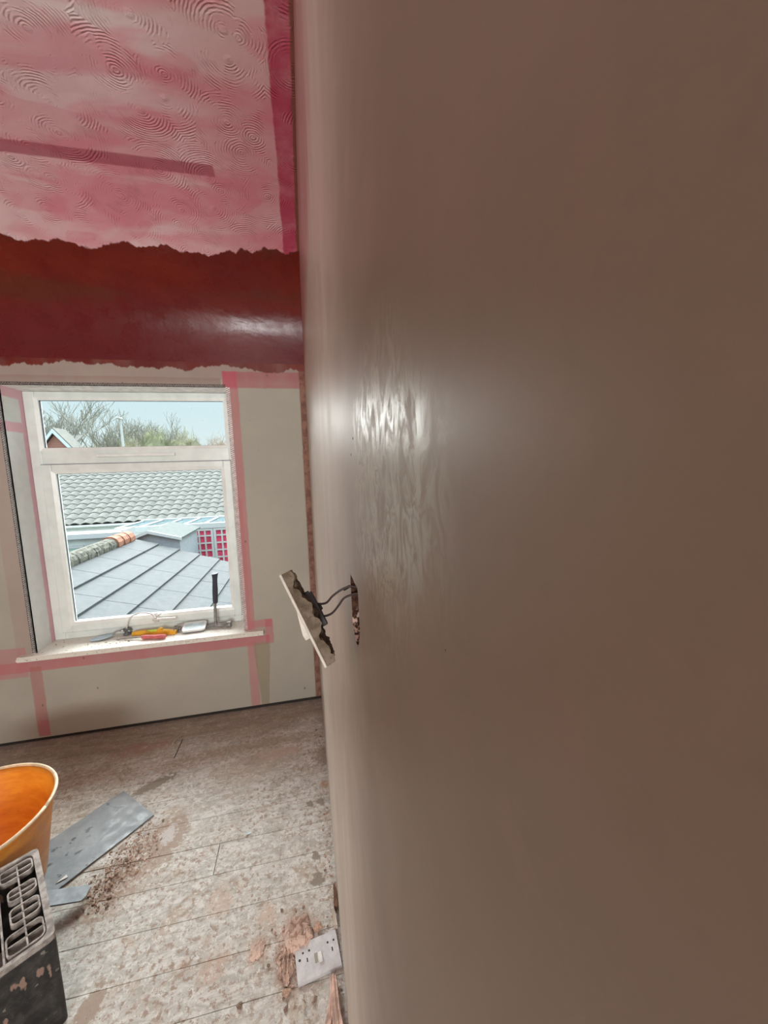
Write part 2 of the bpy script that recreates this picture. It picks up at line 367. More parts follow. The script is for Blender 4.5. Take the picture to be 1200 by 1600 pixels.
def mat_floor():
    g = G('dusty_floorboards', 0.75, 0.35)
    x, y, z = g.xyz()
    grain = g.noise(7, 6, 0.65, stretch=(0.5, 6, 1)); n1 = g.noise(2.6, 6, 0.65, dist=0.4); n2 = g.noise(11, 6, 0.7, dist=0.6)
    n3 = g.noise(55, 5, 0.7); n4 = g.noise(26, 5, 0.7, stretch=(0.6, 1.3, 1), dist=1.0)
    wood = g.mix(g.ss(grain, 0.35, 0.65), (0.14, 0.095, 0.06), (0.30, 0.215, 0.15))
    white = g.mix(g.ss(n4, 0.35, 0.65), (0.43, 0.42, 0.38), (0.66, 0.655, 0.615))
    white = g.mix(g.ss(grain, 0.48, 0.70, 0, 0.5), white, (0.36, 0.31, 0.25))
    # splashed plaster film covers the boards except near the far wall
    cover = g.m_('ADD', g.ss(g.m_('ADD', y, g.m_('MULTIPLY', n1, 0.30)), 2.24, 2.04, 0.30, 1.0), g.m_('MULTIPLY', g.m_('SUBTRACT', n2, 0.5), 0.35), clamp=True)
    c = g.mix(cover, wood, white)
    c = g.mix(g.ss(n2, 0.53, 0.66, 0, 0.7), c, (0.42, 0.34, 0.26))
    c = g.mix(g.m_('MULTIPLY', g.ss(n3, 0.51, 0.60), g.ss(n1, 0.35, 0.6, 0.3, 0.95)), c, (0.33, 0.245, 0.185))
    c = g.mix(g.m_('MULTIPLY', g.m_('MULTIPLY', g.ss(g.noise(38, 6, 0.75, dist=1.5), 0.55, 0.60), cover), 0.75), c, (0.72, 0.715, 0.675))
    c = g.mix(g.ss(g.noise(90, 3, 0.6), 0.62, 0.72, 0, 0.6), c, (0.78, 0.76, 0.72))
    wb = g.m_('MULTIPLY', g.m_('SUBTRACT', n2, 0.5), 1.5); wb2 = g.m_('ADD', wb, g.m_('MULTIPLY', g.m_('SUBTRACT', n3, 0.5), 1.6))
    brk = g.ss(g.noise(48, 6, 0.75, dist=0.8), 0.42, 0.56, 0.12, 1.0)
    wb3 = g.m_('ADD', g.m_('MULTIPLY', wb, 0.4), g.m_('MULTIPLY', g.m_('SUBTRACT', g.noise(65, 4, 0.6), 0.5), 2.6))
    def st(px, py, ru, rv, ang, col, al, soft=0.2, w_=None):
        nonlocal c
        p = at(px, py, 2, 0)
        c = g.mix(g.m_('MULTIPLY', g.ell(x, y, p.x, p.y, ru, rv, ang, w_ or wb3, soft), g.m_('MULTIPLY', brk, al) if w_ else al), c, col)
    wet = (0.25, 0.215, 0.17); brown = (0.37, 0.25, 0.18); rust = (0.37, 0.22, 0.16); pinkd = (0.53, 0.41, 0.325)
    st(228, 1168, 0.13, 0.05, 0.1, rust, 0.75, 0.4, wb2)
    st(120, 1215, 0.16, 0.05, 0.1, (0.36, 0.25, 0.17), 0.6, 0.5, wb2)
    st(420, 1160, 0.30, 0.035, 0.05, (0.33, 0.25, 0.18), 0.6, 0.5)
    st(440, 1175, 0.10, 0.03, 0, pinkd, 0.7, 0.4)
    st(240, 1226, 0.09, 0.028, 0.5, wet, 0.9); st(128, 1262, 0.045, 0.02, 0.3, wet, 0.7, 0.4, wb2)
    st(228, 1330, 0.06, 0.17, -0.55, brown, 0.8, 0.45, wb2); st(262, 1312, 0.055, 0.10, -0.2, (0.36, 0.28, 0.22), 0.85)
    st(262, 1305, 0.028, 0.04, -0.2, (0.60, 0.59, 0.58), 0.7)
    st(180, 1395, 0.06, 0.11, -0.7, brown, 0.75, 0.5, wb2); st(140, 1405, 0.05, 0.06, 0, (0.36, 0.24, 0.17), 0.6, 0.5, wb2)
    st(484, 1256, 0.014, 0.016, 0, wet, 0.9); st(500, 1252, 0.017, 0.018, 0, wet, 0.9)
    st(494, 1338, 0.014, 0.016, 0, wet, 0.9); st(496, 1374, 0.022, 0.022, 0.5, wet, 0.9)
    st(395, 1198, 0.16, 0.09, 0.2, (0.47, 0.38, 0.29), 0.6, 0.5, wb2); st(310, 1185, 0.16, 0.05, 0.1, (0.36, 0.25, 0.18), 0.6, 0.5, wb2)
    st(344, 1408, 0.035, 0.045, 0.4, pinkd, 0.8, 0.4, wb2); st(419, 1434, 0.028, 0.04, 0.2, pinkd, 0.85, 0.4, wb2)
    st(403, 1486, 0.03, 0.035, 0, (0.45, 0.30, 0.22), 0.9, 0.4, wb2); st(335, 1508, 0.045, 0.035, 0.8, (0.47, 0.34, 0.26), 0.8, 0.4, wb2)
    st(285, 1512, 0.022, 0.02, 0, (0.34, 0.22, 0.15), 0.8, 0.4, wb2); st(140, 1575, 0.03, 0.05, -0.3, (0.34, 0.26, 0.20), 0.9)
    st(462, 1462, 0.06, 0.06, 0, (0.50, 0.34, 0.26), 0.9, 0.4, wb2); st(450, 1520, 0.035, 0.06, 0, (0.34, 0.22, 0.16), 0.85, 0.4, wb2)
    st(505, 1180, 0.03, 0.06, 0, (0.30, 0.24, 0.18), 0.7, 0.4); st(507, 1225, 0.02, 0.03, 0, (0.40, 0.24, 0.13), 0.8, 0.4, wb2)
    g.color(c)
    g.rough(g.ss(n2, 0.3, 0.7, 0.55, 0.85))
    b = g.bump(n2, 0.4, 0.004); b = g.bump(n3, 0.6, 0.003, b); b = g.bump(grain, 0.3, 0.002, b)
    g.normal(b)
    return g.m

M_RW = mat_right_wall(); M_EW = mat_end_wall(); M_CE = mat_ceiling(); M_FL = mat_floor()
M_PLAIN = simple('bare_plaster', (0.42, 0.34, 0.28), 0.7, var=0.08, nscale=4)
M_DARK = simple('dark_void', (0.03, 0.024, 0.02), 0.9)
M_UPVC = simple('white_upvc', (0.78, 0.84, 0.81), 0.35, var=0.05, nscale=12)
M_UPVC2 = simple('white_upvc_bead', (0.84, 0.88, 0.85), 0.3, var=0.05, nscale=12)
M_GASKET = simple('black_gasket', (0.07, 0.08, 0.12), 0.6)
M_WHITE = simple('white_plastic', (0.72, 0.72, 0.70), 0.35, var=0.04)
def mat_sill():
    g = G('white_window_board', 0.5, 0.4); n = g.noise(30, 6, 0.7); n2 = g.noise(90, 4, 0.6)
    c = g.mix(g.ss(n, 0.52, 0.68, 0, 0.4), (0.80, 0.78, 0.70), (0.55, 0.50, 0.42)); c = g.mix(g.ss(n2, 0.60, 0.68, 0, 0.8), c, (0.25, 0.22, 0.19))
    g.color(c); g.normal(g.bump(n2, 0.3, 0.001)); return g.m
M_SILL = mat_sill()
def mat_reveal():
    g = G('reveal_board_pink_tape', 0.6, 0.3); x, y, z = g.xyz(); n2 = g.noise(22, 5, 0.6)
    wob = g.m_('MULTIPLY', g.m_('SUBTRACT', n2, 0.5), 0.012)
    c = g.mix(g.ss(n2, 0.35, 0.65), (0.80, 0.81, 0.79), (0.75, 0.77, 0.76))
    a = g.rect(y, z, YF - 0.028, YF + 0.1, 0.3, 2.0, 0.004, wob); b = g.rect(y, z, 2.0, 2.6, 1.63, 1.68, 0.004, wob)
    d = g.rect(y, z, 2.0, 2.6, 1.80, 2.0, 0.005, wob)
    c = g.mix(g.m_('MULTIPLY', g.mx(a, b, d), 0.75), c, (0.80, 0.38, 0.46)); g.color(c); return g.m
M_REV = mat_reveal()
def mat_glass():
    g = G('window_glass'); t = g.t
    t.nodes.remove(g.b); out = t.nodes['Material Output']
    tr = g.n('ShaderNodeBsdfTransparent'); tr.inputs[0].default_value = (0.96, 0.985, 0.98, 1)
    gl = g.n('ShaderNodeBsdfGlossy'); gl.inputs['Roughness'].default_value = 0.02
    fr = g.n('ShaderNodeFresnel'); fr.inputs[0].default_value = 1.2
    mx = g.n('ShaderNodeMixShader')
    # dried specks and smears on the pane
    df = g.n('ShaderNodeBsdfDiffuse'); df.inputs[0].default_value = (0.35, 0.38, 0.36, 1)
    sp = g.m_('MULTIPLY', g.ss(g.noise(45, 5, 0.7), 0.66, 0.72), 0.35)
    m2 = g.n('ShaderNodeMixShader')
    g.L(fr.outputs[0], mx.inputs[0]); g.L(tr.outputs[0], mx.inputs[1]); g.L(gl.outputs[0], mx.inputs[2])
    g.L(sp, m2.inputs[0]); g.L(mx.outputs[0], m2.inputs[1]); g.L(df.outputs[0], m2.inputs[2]); g.L(m2.outputs[0], out.inputs[0])
    return g.m
M_GLASS = mat_glass()

# ================================================================== THE SETTING
# ---- floor: boards running across the room
bm = bmesh.new()
ys = [2.30, 2.19, 2.063, 1.923, 1.787, 1.659, 1.528, 1.403, 1.285, 1.159, 1.036, 0.921]
while ys[-1] > -2.9: ys.append(ys[-1] - 0.124)
jx = {2: -0.735, 7: -0.42, 10: -1.1, 1: -1.9}
for i in range(len(ys) - 1):
    a, b = ys[i + 1] + 0.0007, ys[i] - 0.0007
    dz = random.uniform(-0.0015, 0.0)
    j = jx.get(i, random.uniform(-2.9, -1.6))
    box(bm, (-3.25, a, -0.02 + dz), (j - (0.004 if i == 2 else 0.0012), b, dz), 0.0006, seg=1)
    box(bm, (j + 0.0012, a, -0.02 + dz), (0.10, b, random.uniform(-0.001, 0)), 0.0006, seg=1)
struct(link('floor', bm, M_FL))
bm = bmesh.new(); box(bm, (-3.3, -3.0, -0.10), (0.16, 2.42, -0.021)); struct(link('trim_1', bm, M_DARK))   # joist void under the boards

# ---- right wall with the ragged switch hole
hole_px = [(547.6, 896.7), (553, 908.6), (558.0, 919), (559.2, 926), (560.6, 951.7), (561.6, 972), (562.3, 984.7), (561.9, 999.3), (559.5, 1011), (556.5, 1003),
           (554.6, 993), (552.6, 982), (551, 972), (550, 952), (549.4, 940), (548.9, 928), (547.6, 907.7)]
hole = [at(px, py, 0, 0.0) for px, py in hole_px]
for h_ in hole: h_.x = 0.0
def hole_in(c): return 0.2 < c.y < 0.45 and 1.2 < c.z < 1.35
bm = bmesh.new()
panel_with_hole(bm, [(0, -2.9, 0.011), (0, Y1 + 0.02, 0.011), (0, Y1 + 0.02, 2.57), (0, -2.9, 2.57)], hole, (0.014, 0, 0))
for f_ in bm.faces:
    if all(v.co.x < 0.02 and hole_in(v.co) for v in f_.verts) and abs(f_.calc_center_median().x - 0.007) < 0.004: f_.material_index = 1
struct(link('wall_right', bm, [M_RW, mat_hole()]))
hy0, hy1 = min(p.y for p in hole), max(p.y for p in hole); hz0, hz1 = min(p.z for p in hole), max(p.z for p in hole)
bm = bmesh.new()
box(bm, (0.060, -2.9, -0.02), (0.13, 2.5, 2.75)); struct(link('trim_9', bm, M_DARK))
bb = empty('wall_box', (0, 0, 0)); tag(bb, 'dark rusted metal switch box recessed in the ragged hole in the wall', 'electrical box')
bm = bmesh.new()
y0, y1, z0, z1 = hy0 - 0.006, hy1 + 0.006, hz0 - 0.004, hz1 + 0.004
box(bm, (0.0555, y0, z0), (0.0570, y1, z1)); box(bm, (0.0150, y0, z0), (0.0555, y0 + 0.0015, z1)); box(bm, (0.0150, y1 - 0.0015, z0), (0.0555, y1, z1))
box(bm, (0.0150, y0, z0), (0.0555, y1, z0 + 0.0015)); box(bm, (0.0150, y0, z1 - 0.0015), (0.0555, y1, z1))
link('back_box', bm, simple('rusty_steel', (0.09, 0.04, 0.03), 0.7, 0.3, 0.4, 80), bb)

# ---- end wall with the window opening, raised off the floor by a dark slot
bm = bmesh.new()
panel_with_hole(bm, [(-3.2, Y1, 0.020), (0.0, Y1, 0.026), (0.0, Y1, 1.995), (-3.2, Y1, 1.995)],
                [(XL, Y1, ZB - 0.03), (XR, Y1, ZB - 0.03), (XR, Y1, ZT), (XL, Y1, ZT)], (0, 0.0125, 0))
struct(link('wall_end', bm, M_EW))
bm = bmesh.new()
panel_with_hole(bm, [(-3.3, Y1 + 0.05, -0.3), (0.15, Y1 + 0.05, -0.3), (0.15, Y1 + 0.05, 2.75), (-3.3, Y1 + 0.05, 2.75)],
                [(XL - 0.014, Y1 + 0.05, ZB - 0.05), (XR + 0.014, Y1 + 0.05, ZB - 0.05), (XR + 0.014, Y1 + 0.05, ZT + 0.014), (XL - 0.014, Y1 + 0.05, ZT + 0.014)], (0, 0.19, 0))
struct(link('trim_10', bm, simple('brickwork_void', (0.12, 0.07, 0.05), 0.9, var=0.4)))
bm = bmesh.new(); box(bm, (-3.2, Y1 + 0.0135, 0.0006), (-0.001, Y1 + 0.049, 0.034)); struct(link('trim_11', bm, M_DARK))  # near-black backing strip painting in the shade of the slot
# ---- curved head and ceiling
bm = bmesh.new()
prof = smoothpts([(0, a, b) for a, b in PROF], 5)
xs = [-3.2 + 3.2 * i / 24 for i in range(25)]
gr = [[bm.verts.new((x_, p.y, p.z + 0.004 * (mnoise.noise(Vector((x_ * 1.3, p.y * 2, 0))) if 0.3 < p.y < 2.0 else 0))) for x_ in xs] for p in prof]
for a, b in zip(gr, gr[1:]):
    for k in range(24): bm.faces.new([a[k], a[k + 1], b[k + 1], b[k]])
top = [[bm.verts.new((x_, y_, 2.72)) for x_ in (xs[0], xs[-1])] for y_ in (2.3, -2.9)]
bm.faces.new([top[0][0], top[0][1], top[1][1], top[1][0]])
ceil = link('ceiling', bm, M_CE, smooth=True); struct(ceil)
# left and back walls (off to the side and behind)
bm = bmesh.new(); box(bm, (-3.3, -2.95, -0.02), (-3.2, 2.45, 2.75)); struct(link('wall_left', bm, M_PLAIN))
bm = bmesh.new()
panel_with_hole(bm, [(-3.25, -2.9, -0.02), (0.1, -2.9, -0.02), (0.1, -2.9, 2.75), (-3.25, -2.9, 2.75)],
                [(-1.22, -2.9, 0.7), (-0.04, -2.9, 0.7), (-0.04, -2.9, 2.0), (-1.22, -2.9, 2.0)], (0, -0.1, 0))  # opening added behind the unseen fill lamp
struct(link('wall_back', bm, M_PLAIN))

# ---- window reveals and board
bm = bmesh.new(); box(bm, (XL - 0.0125, Y1, ZB), (XL, YF + 0.06, ZT)); struct(link('trim_2', bm, M_REV))
bm = bmesh.new(); box(bm, (XR, Y1 + 0.0126, ZB), (XR + 0.0125, YF + 0.06, ZT)); struct(link('trim_3', bm, M_REV))
bm = bmesh.new(); box(bm, (XL - 0.0125, Y1 + 0.0126, ZT), (XR + 0.0125, YF + 0.06, ZT + 0.0125)); struct(link('trim_4', bm, simple('reveal_head', (0.82, 0.80, 0.77), 0.6)))
sl, sr = at(25, 1029, 2, ZB), at(411, 987, 2, ZB); SF = (sl.y + sr.y) / 2
bm = bmesh.new()
pts = [(sl.x, SF, ZB), (sr.x, SF, ZB), (sr.x, Y1 - 0.0005, ZB), (XR - 0.0005, Y1 - 0.0005, ZB), (XR - 0.0005, YF + 0.01, ZB), (XL + 0.0005, YF + 0.01, ZB), (XL + 0.0005, Y1 - 0.0005, ZB), (sl.x, Y1 - 0.0005, ZB)]
poly_prism(bm, pts, (0, 0, -0.026))
bmesh.ops.bevel(bm, geom=[e for e in bm.edges if all(v.co.y < SF + 0.001 for v in e.verts) and abs(e.verts[0].co.x - e.verts[1].co.x) > 0.1], offset=0.007, segments=3, affect='EDGES')
struct(link('trim_5', bm, M_SILL))
# ---- perforated angle beads on the reveal corners
M_ZINC = simple('galvanised_bead', (0.70, 0.72, 0.70), 0.45, 0.1, 0.2, 60)
M_ZINCD = simple('weathered_bead', (0.16, 0.15, 0.14), 0.55, 0.5, 0.5, 120)
def bead(name, p, q, wd, out, mat):
    p, q, wd, out = Vector(p), Vector(q), Vector(wd), Vector(out); bm = bmesh.new()
    tube(bm, [p + out * 0.0015, q + out * 0.0015], 0.0022, 8)
    L_ = (q - p).length; n = int(L_ / 0.011); d = (q - p) / n
    for i in range(n):
        a = p + d * i; b = p + d * (i + 1); mid = (a + b) / 2
        for e_ in (a, b): tube(bm, [e_ + out * 0.001, mid + wd + out * 0.001], 0.0017, 4, False)
    tube(bm, [p + wd + out * 0.001, q + wd + out * 0.001], 0.0012, 5)
    return struct(link(name, bm, mat))
bead('trim_6', (XR, Y1, ZB + 0.004), (XR, Y1, ZT), (0.019, 0, 0), (0, -1, 0), M_ZINC)
bead('trim_7', (XL, Y1, ZB + 0.004), (XL, Y1, ZT), (-0.014, 0, 0), (0, -1, 0), M_ZINCD)
bead('trim_8', (XL, Y1, ZT), (XR, Y1, ZT), (0, 0, 0.012), (0, -1, 0), M_ZINCD)

# ---- the window itself
win = struct(empty('window_1', (0, 0, 0)), 'white plastic framed window with top light above opening sash')
def ring(bm, x0, x1, z0, z1, wl, wr, wb, wt, ya, yb, bev=0.004):
    for a, b in (((x0, ya, z0), (x0 + wl, yb, z1)), ((x1 - wr, ya, z0), (x1, yb, z1)), ((x0 + wl, ya, z0), (x1 - wr, yb, z0 + wb)), ((x0 + wl, ya, z1 - wt), (x1 - wr, yb, z1))):
        box(bm, a, b, bev)
def bead_ring(bm, x0, x1, z0, z1, wd, ya, yb):
    """mitred sloping glazing bead: outer edge proud at ya, inner edge at yb"""
    o = [bm.verts.new(p) for p in ((x0, ya, z0), (x1, ya, z0), (x1, ya, z1), (x0, ya, z1))]
    i_ = [bm.verts.new(p) for p in ((x0 + wd, ya + 0.005, z0 + wd), (x1 - wd, ya + 0.005, z0 + wd), (x1 - wd, ya + 0.005, z1 - wd), (x0 + wd, ya + 0.005, z1 - wd))]
    j = [bm.verts.new((v.co.x, yb, v.co.z)) for v in i_]
    k_ = [bm.verts.new((v.co.x, yb, v.co.z)) for v in o]
    for a, b in ((o, i_), (i_, j), (j, k_), (k_, o)):
        for n in range(4): bm.faces.new([a[n], a[(n + 1) % 4], b[(n + 1) % 4], b[n]])
TR0 = at(200, 725, 1, YF).z; TR1 = at(200, 702, 1, YF).z          # transom
X0, X1 = XL + 0.001, XR - 0.001 + 0.03
bm = bmesh.new()
Z0, Z1 = ZB + 0.0, ZT
X0f, X1f = X0, XR - 0.001
FW = 0.052
ring(bm, X0f, X1f, Z0, Z1 - 0.001, FW, 0.034, 0.046, 0.030, YF, YF + 0.058)
box(bm, (X0f + FW, YF, TR0), (X1f - 0.034, YF + 0.058, TR1), 0.004)
link('outer_frame', bm, M_UPVC, win)
bm = bmesh.new(); bead_ring(bm, X0f + FW - 0.004, X1f - 0.030, TR1 - 0.004, Z1 - 0.028, 0.018, YF - 0.003, YF + 0.03)
link('glazing_bead', bm, M_UPVC2, win)
gx0, gx1 = X0f + FW + 0.012, X1f - 0.045
bm = bmesh.new(); box(bm, (gx0, YF + 0.020, TR1 + 0.012), (gx1, YF + 0.024, Z1 - 0.044)); link('glass_pane', bm, M_GLASS, win)
# sash
S0x, S1x, S0z, S1z = X0f + FW - 0.006, X1f - 0.028, Z0 + 0.040, TR0 + 0.006
sash = None
bm = bmesh.new(); ring(bm, S0x, S1x, S0z, S1z, 0.050, 0.042, 0.045, 0.036, YF - 0.014, YF + 0.045, 0.005)
sash = link('sash', bm, M_UPVC, win)
bm = bmesh.new(); ring(bm, S0x - 0.003, S1x + 0.003, S0z - 0.003, S1z + 0.003, 0.004, 0.004, 0.004, 0.004, YF - 0.0015, YF + 0.002, 0); link('gasket', bm, M_GASKET, win)
bm = bmesh.new(); bead_ring(bm, S0x + 0.046, S1x - 0.038, S0z + 0.041, S1z - 0.032, 0.018, YF - 0.016, YF + 0.02)
link('glazing_bead', bm, M_UPVC2, sash)
bm = bmesh.new(); box(bm, (S0x + 0.060, YF + 0.010, S0z + 0.055), (S1x - 0.050, YF + 0.014, S1z - 0.045)); link('glass_pane', bm, M_GLASS, sash)
bm = bmesh.new()
ring(bm, S0x + 0.0625, S1x - 0.0525, S0z + 0.0575, S1z - 0.0485, 0.0035, 0.002, 0.002, 0.003, YF + 0.003, YF + 0.0095, 0); link('gasket', bm, M_GASKET, sash)
bm = bmesh.new()
ring(bm, gx0 + 0.002, gx1 - 0.001, TR1 + 0.0135, Z1 - 0.0455, 0.0035, 0.001, 0.002, 0.002, YF + 0.012, YF + 0.0195, 0); link('gasket', bm, M_GASKET, win)
# trickle vent on the transom
va, vb = at(150, 712, 1, YF - 0.02), at(273, 711, 1, YF - 0.02)
bm = bmesh.new(); box(bm, (va.x, YF - 0.020, va.z - 0.008), (vb.x, YF - 0.0005, va.z + 0.009), 0.004); link('trickle_vent', bm, M_UPVC2, win)
# espagnolette handle on the bottom rail
hp = at(243, 966, 1, YF - 0.03)
bm = bmesh.new(); box(bm, (hp.x - 0.013, YF - 0.026, hp.z - 0.028), (hp.x + 0.013, YF - 0.0145, hp.z + 0.028), 0.005)
tube(bm, [(hp.x, YF - 0.026, hp.z), (hp.x, YF - 0.052, hp.z)], 0.010, 14)
tube(bm, smoothpts([(hp.x, YF - 0.050, hp.z), (hp.x + 0.02, YF - 0.054, hp.z + 0.002), (hp.x + 0.07, YF - 0.052, hp.z - 0.002), (hp.x + 0.112, YF - 0.050, hp.z - 0.004)]), 0.0075, 10)
link('window_handle', bm, M_WHITE, win, True)

# ================================================================== OUTSIDE
GZ = -2.75
bm = bmesh.new(); box(bm, (-120, 2.5, GZ - 0.2), (120, 160, GZ)); struct(link('ground', bm, simple('garden_ground', (0.20, 0.22, 0.14), 0.95, var=0.3, nscale=2)))

def felt_mat():
    g = G('pale_slate_shingle', 0.7, 0.3); x, y, z = g.xyz(); n = g.noise(8, 6, 0.7); n2 = g.noise(60, 4, 0.7)
    c = g.mix(g.ss(n, 0.3, 0.7), (0.055, 0.062, 0.067), (0.078, 0.085, 0.090)); c = g.mix(g.ss(n2, 0.5, 0.7, 0, 0.5), c, (0.040, 0.046, 0.051))
    c = g.mix(g.ss(g.noise(30, 4), 0.62, 0.70, 0, 0.6), c, (0.16, 0.17, 0.17))
    g.color(c); g.normal(g.bump(n2, 0.4, 0.01)); return g.m
M_FELT = felt_mat()
M_MOSS = simple('mossy_ridge_tile', (0.10, 0.096, 0.075), 0.9, var=0.6, nscale=14, bump=0.8, bdist=0.03)
M_TERRA = simple('terracotta', (0.30, 0.12, 0.07), 0.8, var=0.25, nscale=9)
M_WALLW = simple('white_render', (0.62, 0.66, 0.64), 0.8, var=0.08, nscale=5)
M_SHED = simple('blue_grey_boarding', (0.30, 0.34, 0.37), 0.7, var=0.08)
M_FASC = simple('white_fascia', (0.48, 0.50, 0.50), 0.5, var=0.04)
def tile_mat():
    g = G('concrete_roof_tiles', 0.8, 0.3); n = g.noise(3, 5, 0.6); n2 = g.noise(14, 5, 0.7)
    c = g.mix(g.ss(n, 0.35, 0.65), (0.165, 0.165, 0.148), (0.21, 0.203, 0.183)); c = g.mix(g.ss(n2, 0.45, 0.7, 0, 0.5), c, (0.105, 0.108, 0.09)); g.color(c); return g.m
M_TILE = tile_mat()
def brick_mat(c1=(0.36, 0.13, 0.10), sc=1.0):
    g = G('red_brick', 0.9, 0.2); b = g.n('ShaderNodeTexBrick'); g.L(g.scaled((1, 1, 1)), b.inputs[0])
    mp = g.n('ShaderNodeCombineXYZ'); x, y, z = g.xyz(); g.L(g.m_('ADD', x, y), mp.inputs[0]); g.L(z, mp.inputs[1]); g.L(mp.outputs[0], b.inputs[0])
    b.inputs['Color1'].default_value = (*c1, 1); b.inputs['Color2'].default_value = (c1[0] * .8, c1[1] * .8, c1[2] * .8, 1)
    b.inputs['Mortar'].default_value = (0.42, 0.34, 0.29, 1); b.inputs['Scale'].default_value = 1; b.inputs['Brick Width'].default_value = 0.225; b.inputs['Row Height'].default_value = 0.075
    b.inputs['Mortar Size'].default_value = 0.01
    g.color(b.outputs[0]); return g.m
M_BRICK = brick_mat()

# ---- outbuilding roof right below the window: ridge runs away from the house, right slope in view
ext = empty('outbuilding', (0, 0, 0)); tag(ext, 'low outbuilding with large pale grey roof slates and mossy ridge just below the window', 'building')
ZR = -0.15
ra, rb = at(111, 883, 2, ZR), at(203, 841, 2, ZR)
RX = rb.x; YE = rb.y + 0.15; YN = 2.75
_q = at(338, 874, 1, rb.y); TI = math.atan2(ZR - _q.z, _q.x - rb.x)
# seams located from the photograph at the far edge of the roof
def on_roof(px, py):
    # plane through (RX, *, ZR) falling to +x with slope TI
    v = ROWS[0] * ((px - 600) / FPX) + ROWS[1] * ((py - 800) / FPX) + ROWS[2]
    n_ = Vector((math.sin(TI), 0, math.cos(TI))); t = n_.dot(Vector((RX, 0, ZR)) - CAM) / n_.dot(v); return CAM + v * t
sx_ = []
for a, b in (((238, 853), (112, 927)), ((272, 860), (130, 965)), ((305, 870), (215, 955)), ((338, 875), (278, 950))):
    p, q = on_roof(*a), on_roof(*b); sx_.append((p.x + q.x) / 2)
dxs = (sx_[-1] - sx_[0]) / 3
YE = rb.y
edges = [RX] + [sx_[0] + dxs * k for k in range(0, 10)]
bm = bmesh.new(); tt = math.tan(TI)
for k in range(len(edges) - 1):
    xa, xb = edges[k], edges[k + 1] + 0.03
    za, zb = ZR - (xa - RX) * tt, ZR - (xb - RX) * tt
    yy = YN
    while yy < YE - 0.05:
        ye = min(yy + 0.95, YE)
        off = 0.0
        pts = [(xa, yy + 0.006, za + 0.004), (xb, yy + 0.006, zb + 0.045), (xb, ye - 0.006, zb + 0.045), (xa, ye - 0.006, za + 0.004)]
        poly_prism(bm, pts, (0, 0, -0.028)); yy = ye
link('roof_slates', bm, M_FELT, ext)
bm = bmesh.new()
xe = edges[-1]
poly_prism(bm, [(RX, YN, ZR - 0.04), (xe, YN, ZR - 0.04 - (xe - RX) * tt), (xe, YN, GZ), (RX - 2.5, YN, GZ), (RX - 2.5, YN, ZR - 0.04 - 2.5 * tt)], (0, YE - YN - 0.1, 0))
link('wall', bm, M_BRICK, ext)
bm = bmesh.new()
poly_prism(bm, [(RX, YN, ZR + 0.0), (RX, YE, ZR + 0.0), (RX - 2.7, YE, ZR - 2.7 * tt), (RX - 2.7, YN, ZR - 2.7 * tt)], (0, 0, 0.05)); link('roof_slope', bm, M_FELT, ext)
bm = bmesh.new()
yy = YN
while yy < YE - 1.1:
    for k in range(1): tube(bm, [(RX, yy, ZR + 0.00), (RX, yy + 0.29, ZR + 0.01)], [0.175, 0.165], 12)
    yy += 0.30
link('ridge_tiles', bm, M_MOSS, ext)
bm = bmesh.new()
for k in range(3): tube(bm, [(RX, yy + k * 0.30, ZR + 0.02), (RX, yy + k * 0.30 + 0.29, ZR + 0.03)], [0.19, 0.17], 12)
link('end_ridge_tiles', bm, M_TERRA, ext)

# ---- bungalow with the tiled roof
bung = empty('bungalow', (0, 0, 0)); tag(bung, 'pale bungalow with a long grey tiled roof across the gardens', 'building')
EY = 15.0; EZ = -0.28; RYy = 19.2; RZ = 1.68; BX0, BX1 = -16.0, 6.0
def tiled(bm, x0, x1, ya, za, yb, zb, cw=0.33, rows=13, amp=0.07, sub=6):
    L_ = math.hypot(yb - ya, zb - za); nrm = Vector((0, -(zb - za), (yb - ya))).normalized()
    nc = int((x1 - x0) / cw) * sub
    def P(i, s, lift): 
        xx = x0 + (x1 - x0) * i / nc; ph = (i % sub) / sub
        return Vector((xx, ya + (yb - ya) * s, za + (zb - za) * s)) + nrm * (lift + amp * math.sin(PI * ph) ** 1.0)
    for r in range(rows):
        s0, s1 = r / rows, (r + 1) / rows
        va = [bm.verts.new(P(i, s0, 0.022)) for i in range(nc + 1)]; vb = [bm.verts.new(P(i, s1, 0.0)) for i in range(nc + 1)]; vc = [bm.verts.new(P(i, s0, 0.0)) for i in range(nc + 1)]
        for i in range(nc): bm.faces.new([va[i], va[i + 1], vb[i + 1], vb[i]]); bm.faces.new([vc[i], vc[i + 1], va[i + 1], va[i]])
bm = bmesh.new(); tiled(bm, BX0, BX1, EY, EZ, RYy, RZ); link('tiled_roof', bm, M_TILE, bung)
bm = bmesh.new(); poly_prism(bm, [(BX0, RYy, RZ - 0.03), (BX0, RYy, RZ + 0.03), (BX0, 2 * RYy - EY, EZ)], (BX1 - BX0, 0, 0)); link('rear_roof_slope', bm, M_TILE, bung)
bm = bmesh.new()
for k in range(int((BX1 - BX0) / 0.45)): tube(bm, [(BX0 + k * 0.45, RYy, RZ + 0.02), (BX0 + k * 0.45 + 0.44, RYy, RZ + 0.03)], [0.12, 0.11], 10)
link('ridge_tiles', bm, M_TILE, bung)
bm = bmesh.new(); box(bm, (BX0, EY + 0.35, GZ), (BX1, 2 * RYy - EY - 0.3, EZ - 0.12))
poly_prism(bm, [(BX0 + 0.1, EY + 0.3, EZ - 0.1), (BX0 + 0.1, RYy, RZ - 0.25), (BX0 + 0.1, 2 * RYy - EY - 0.3, EZ - 0.1)], (BX1 - BX0 - 0.2, 0, 0)); link('wall', bm, M_WALLW, bung)
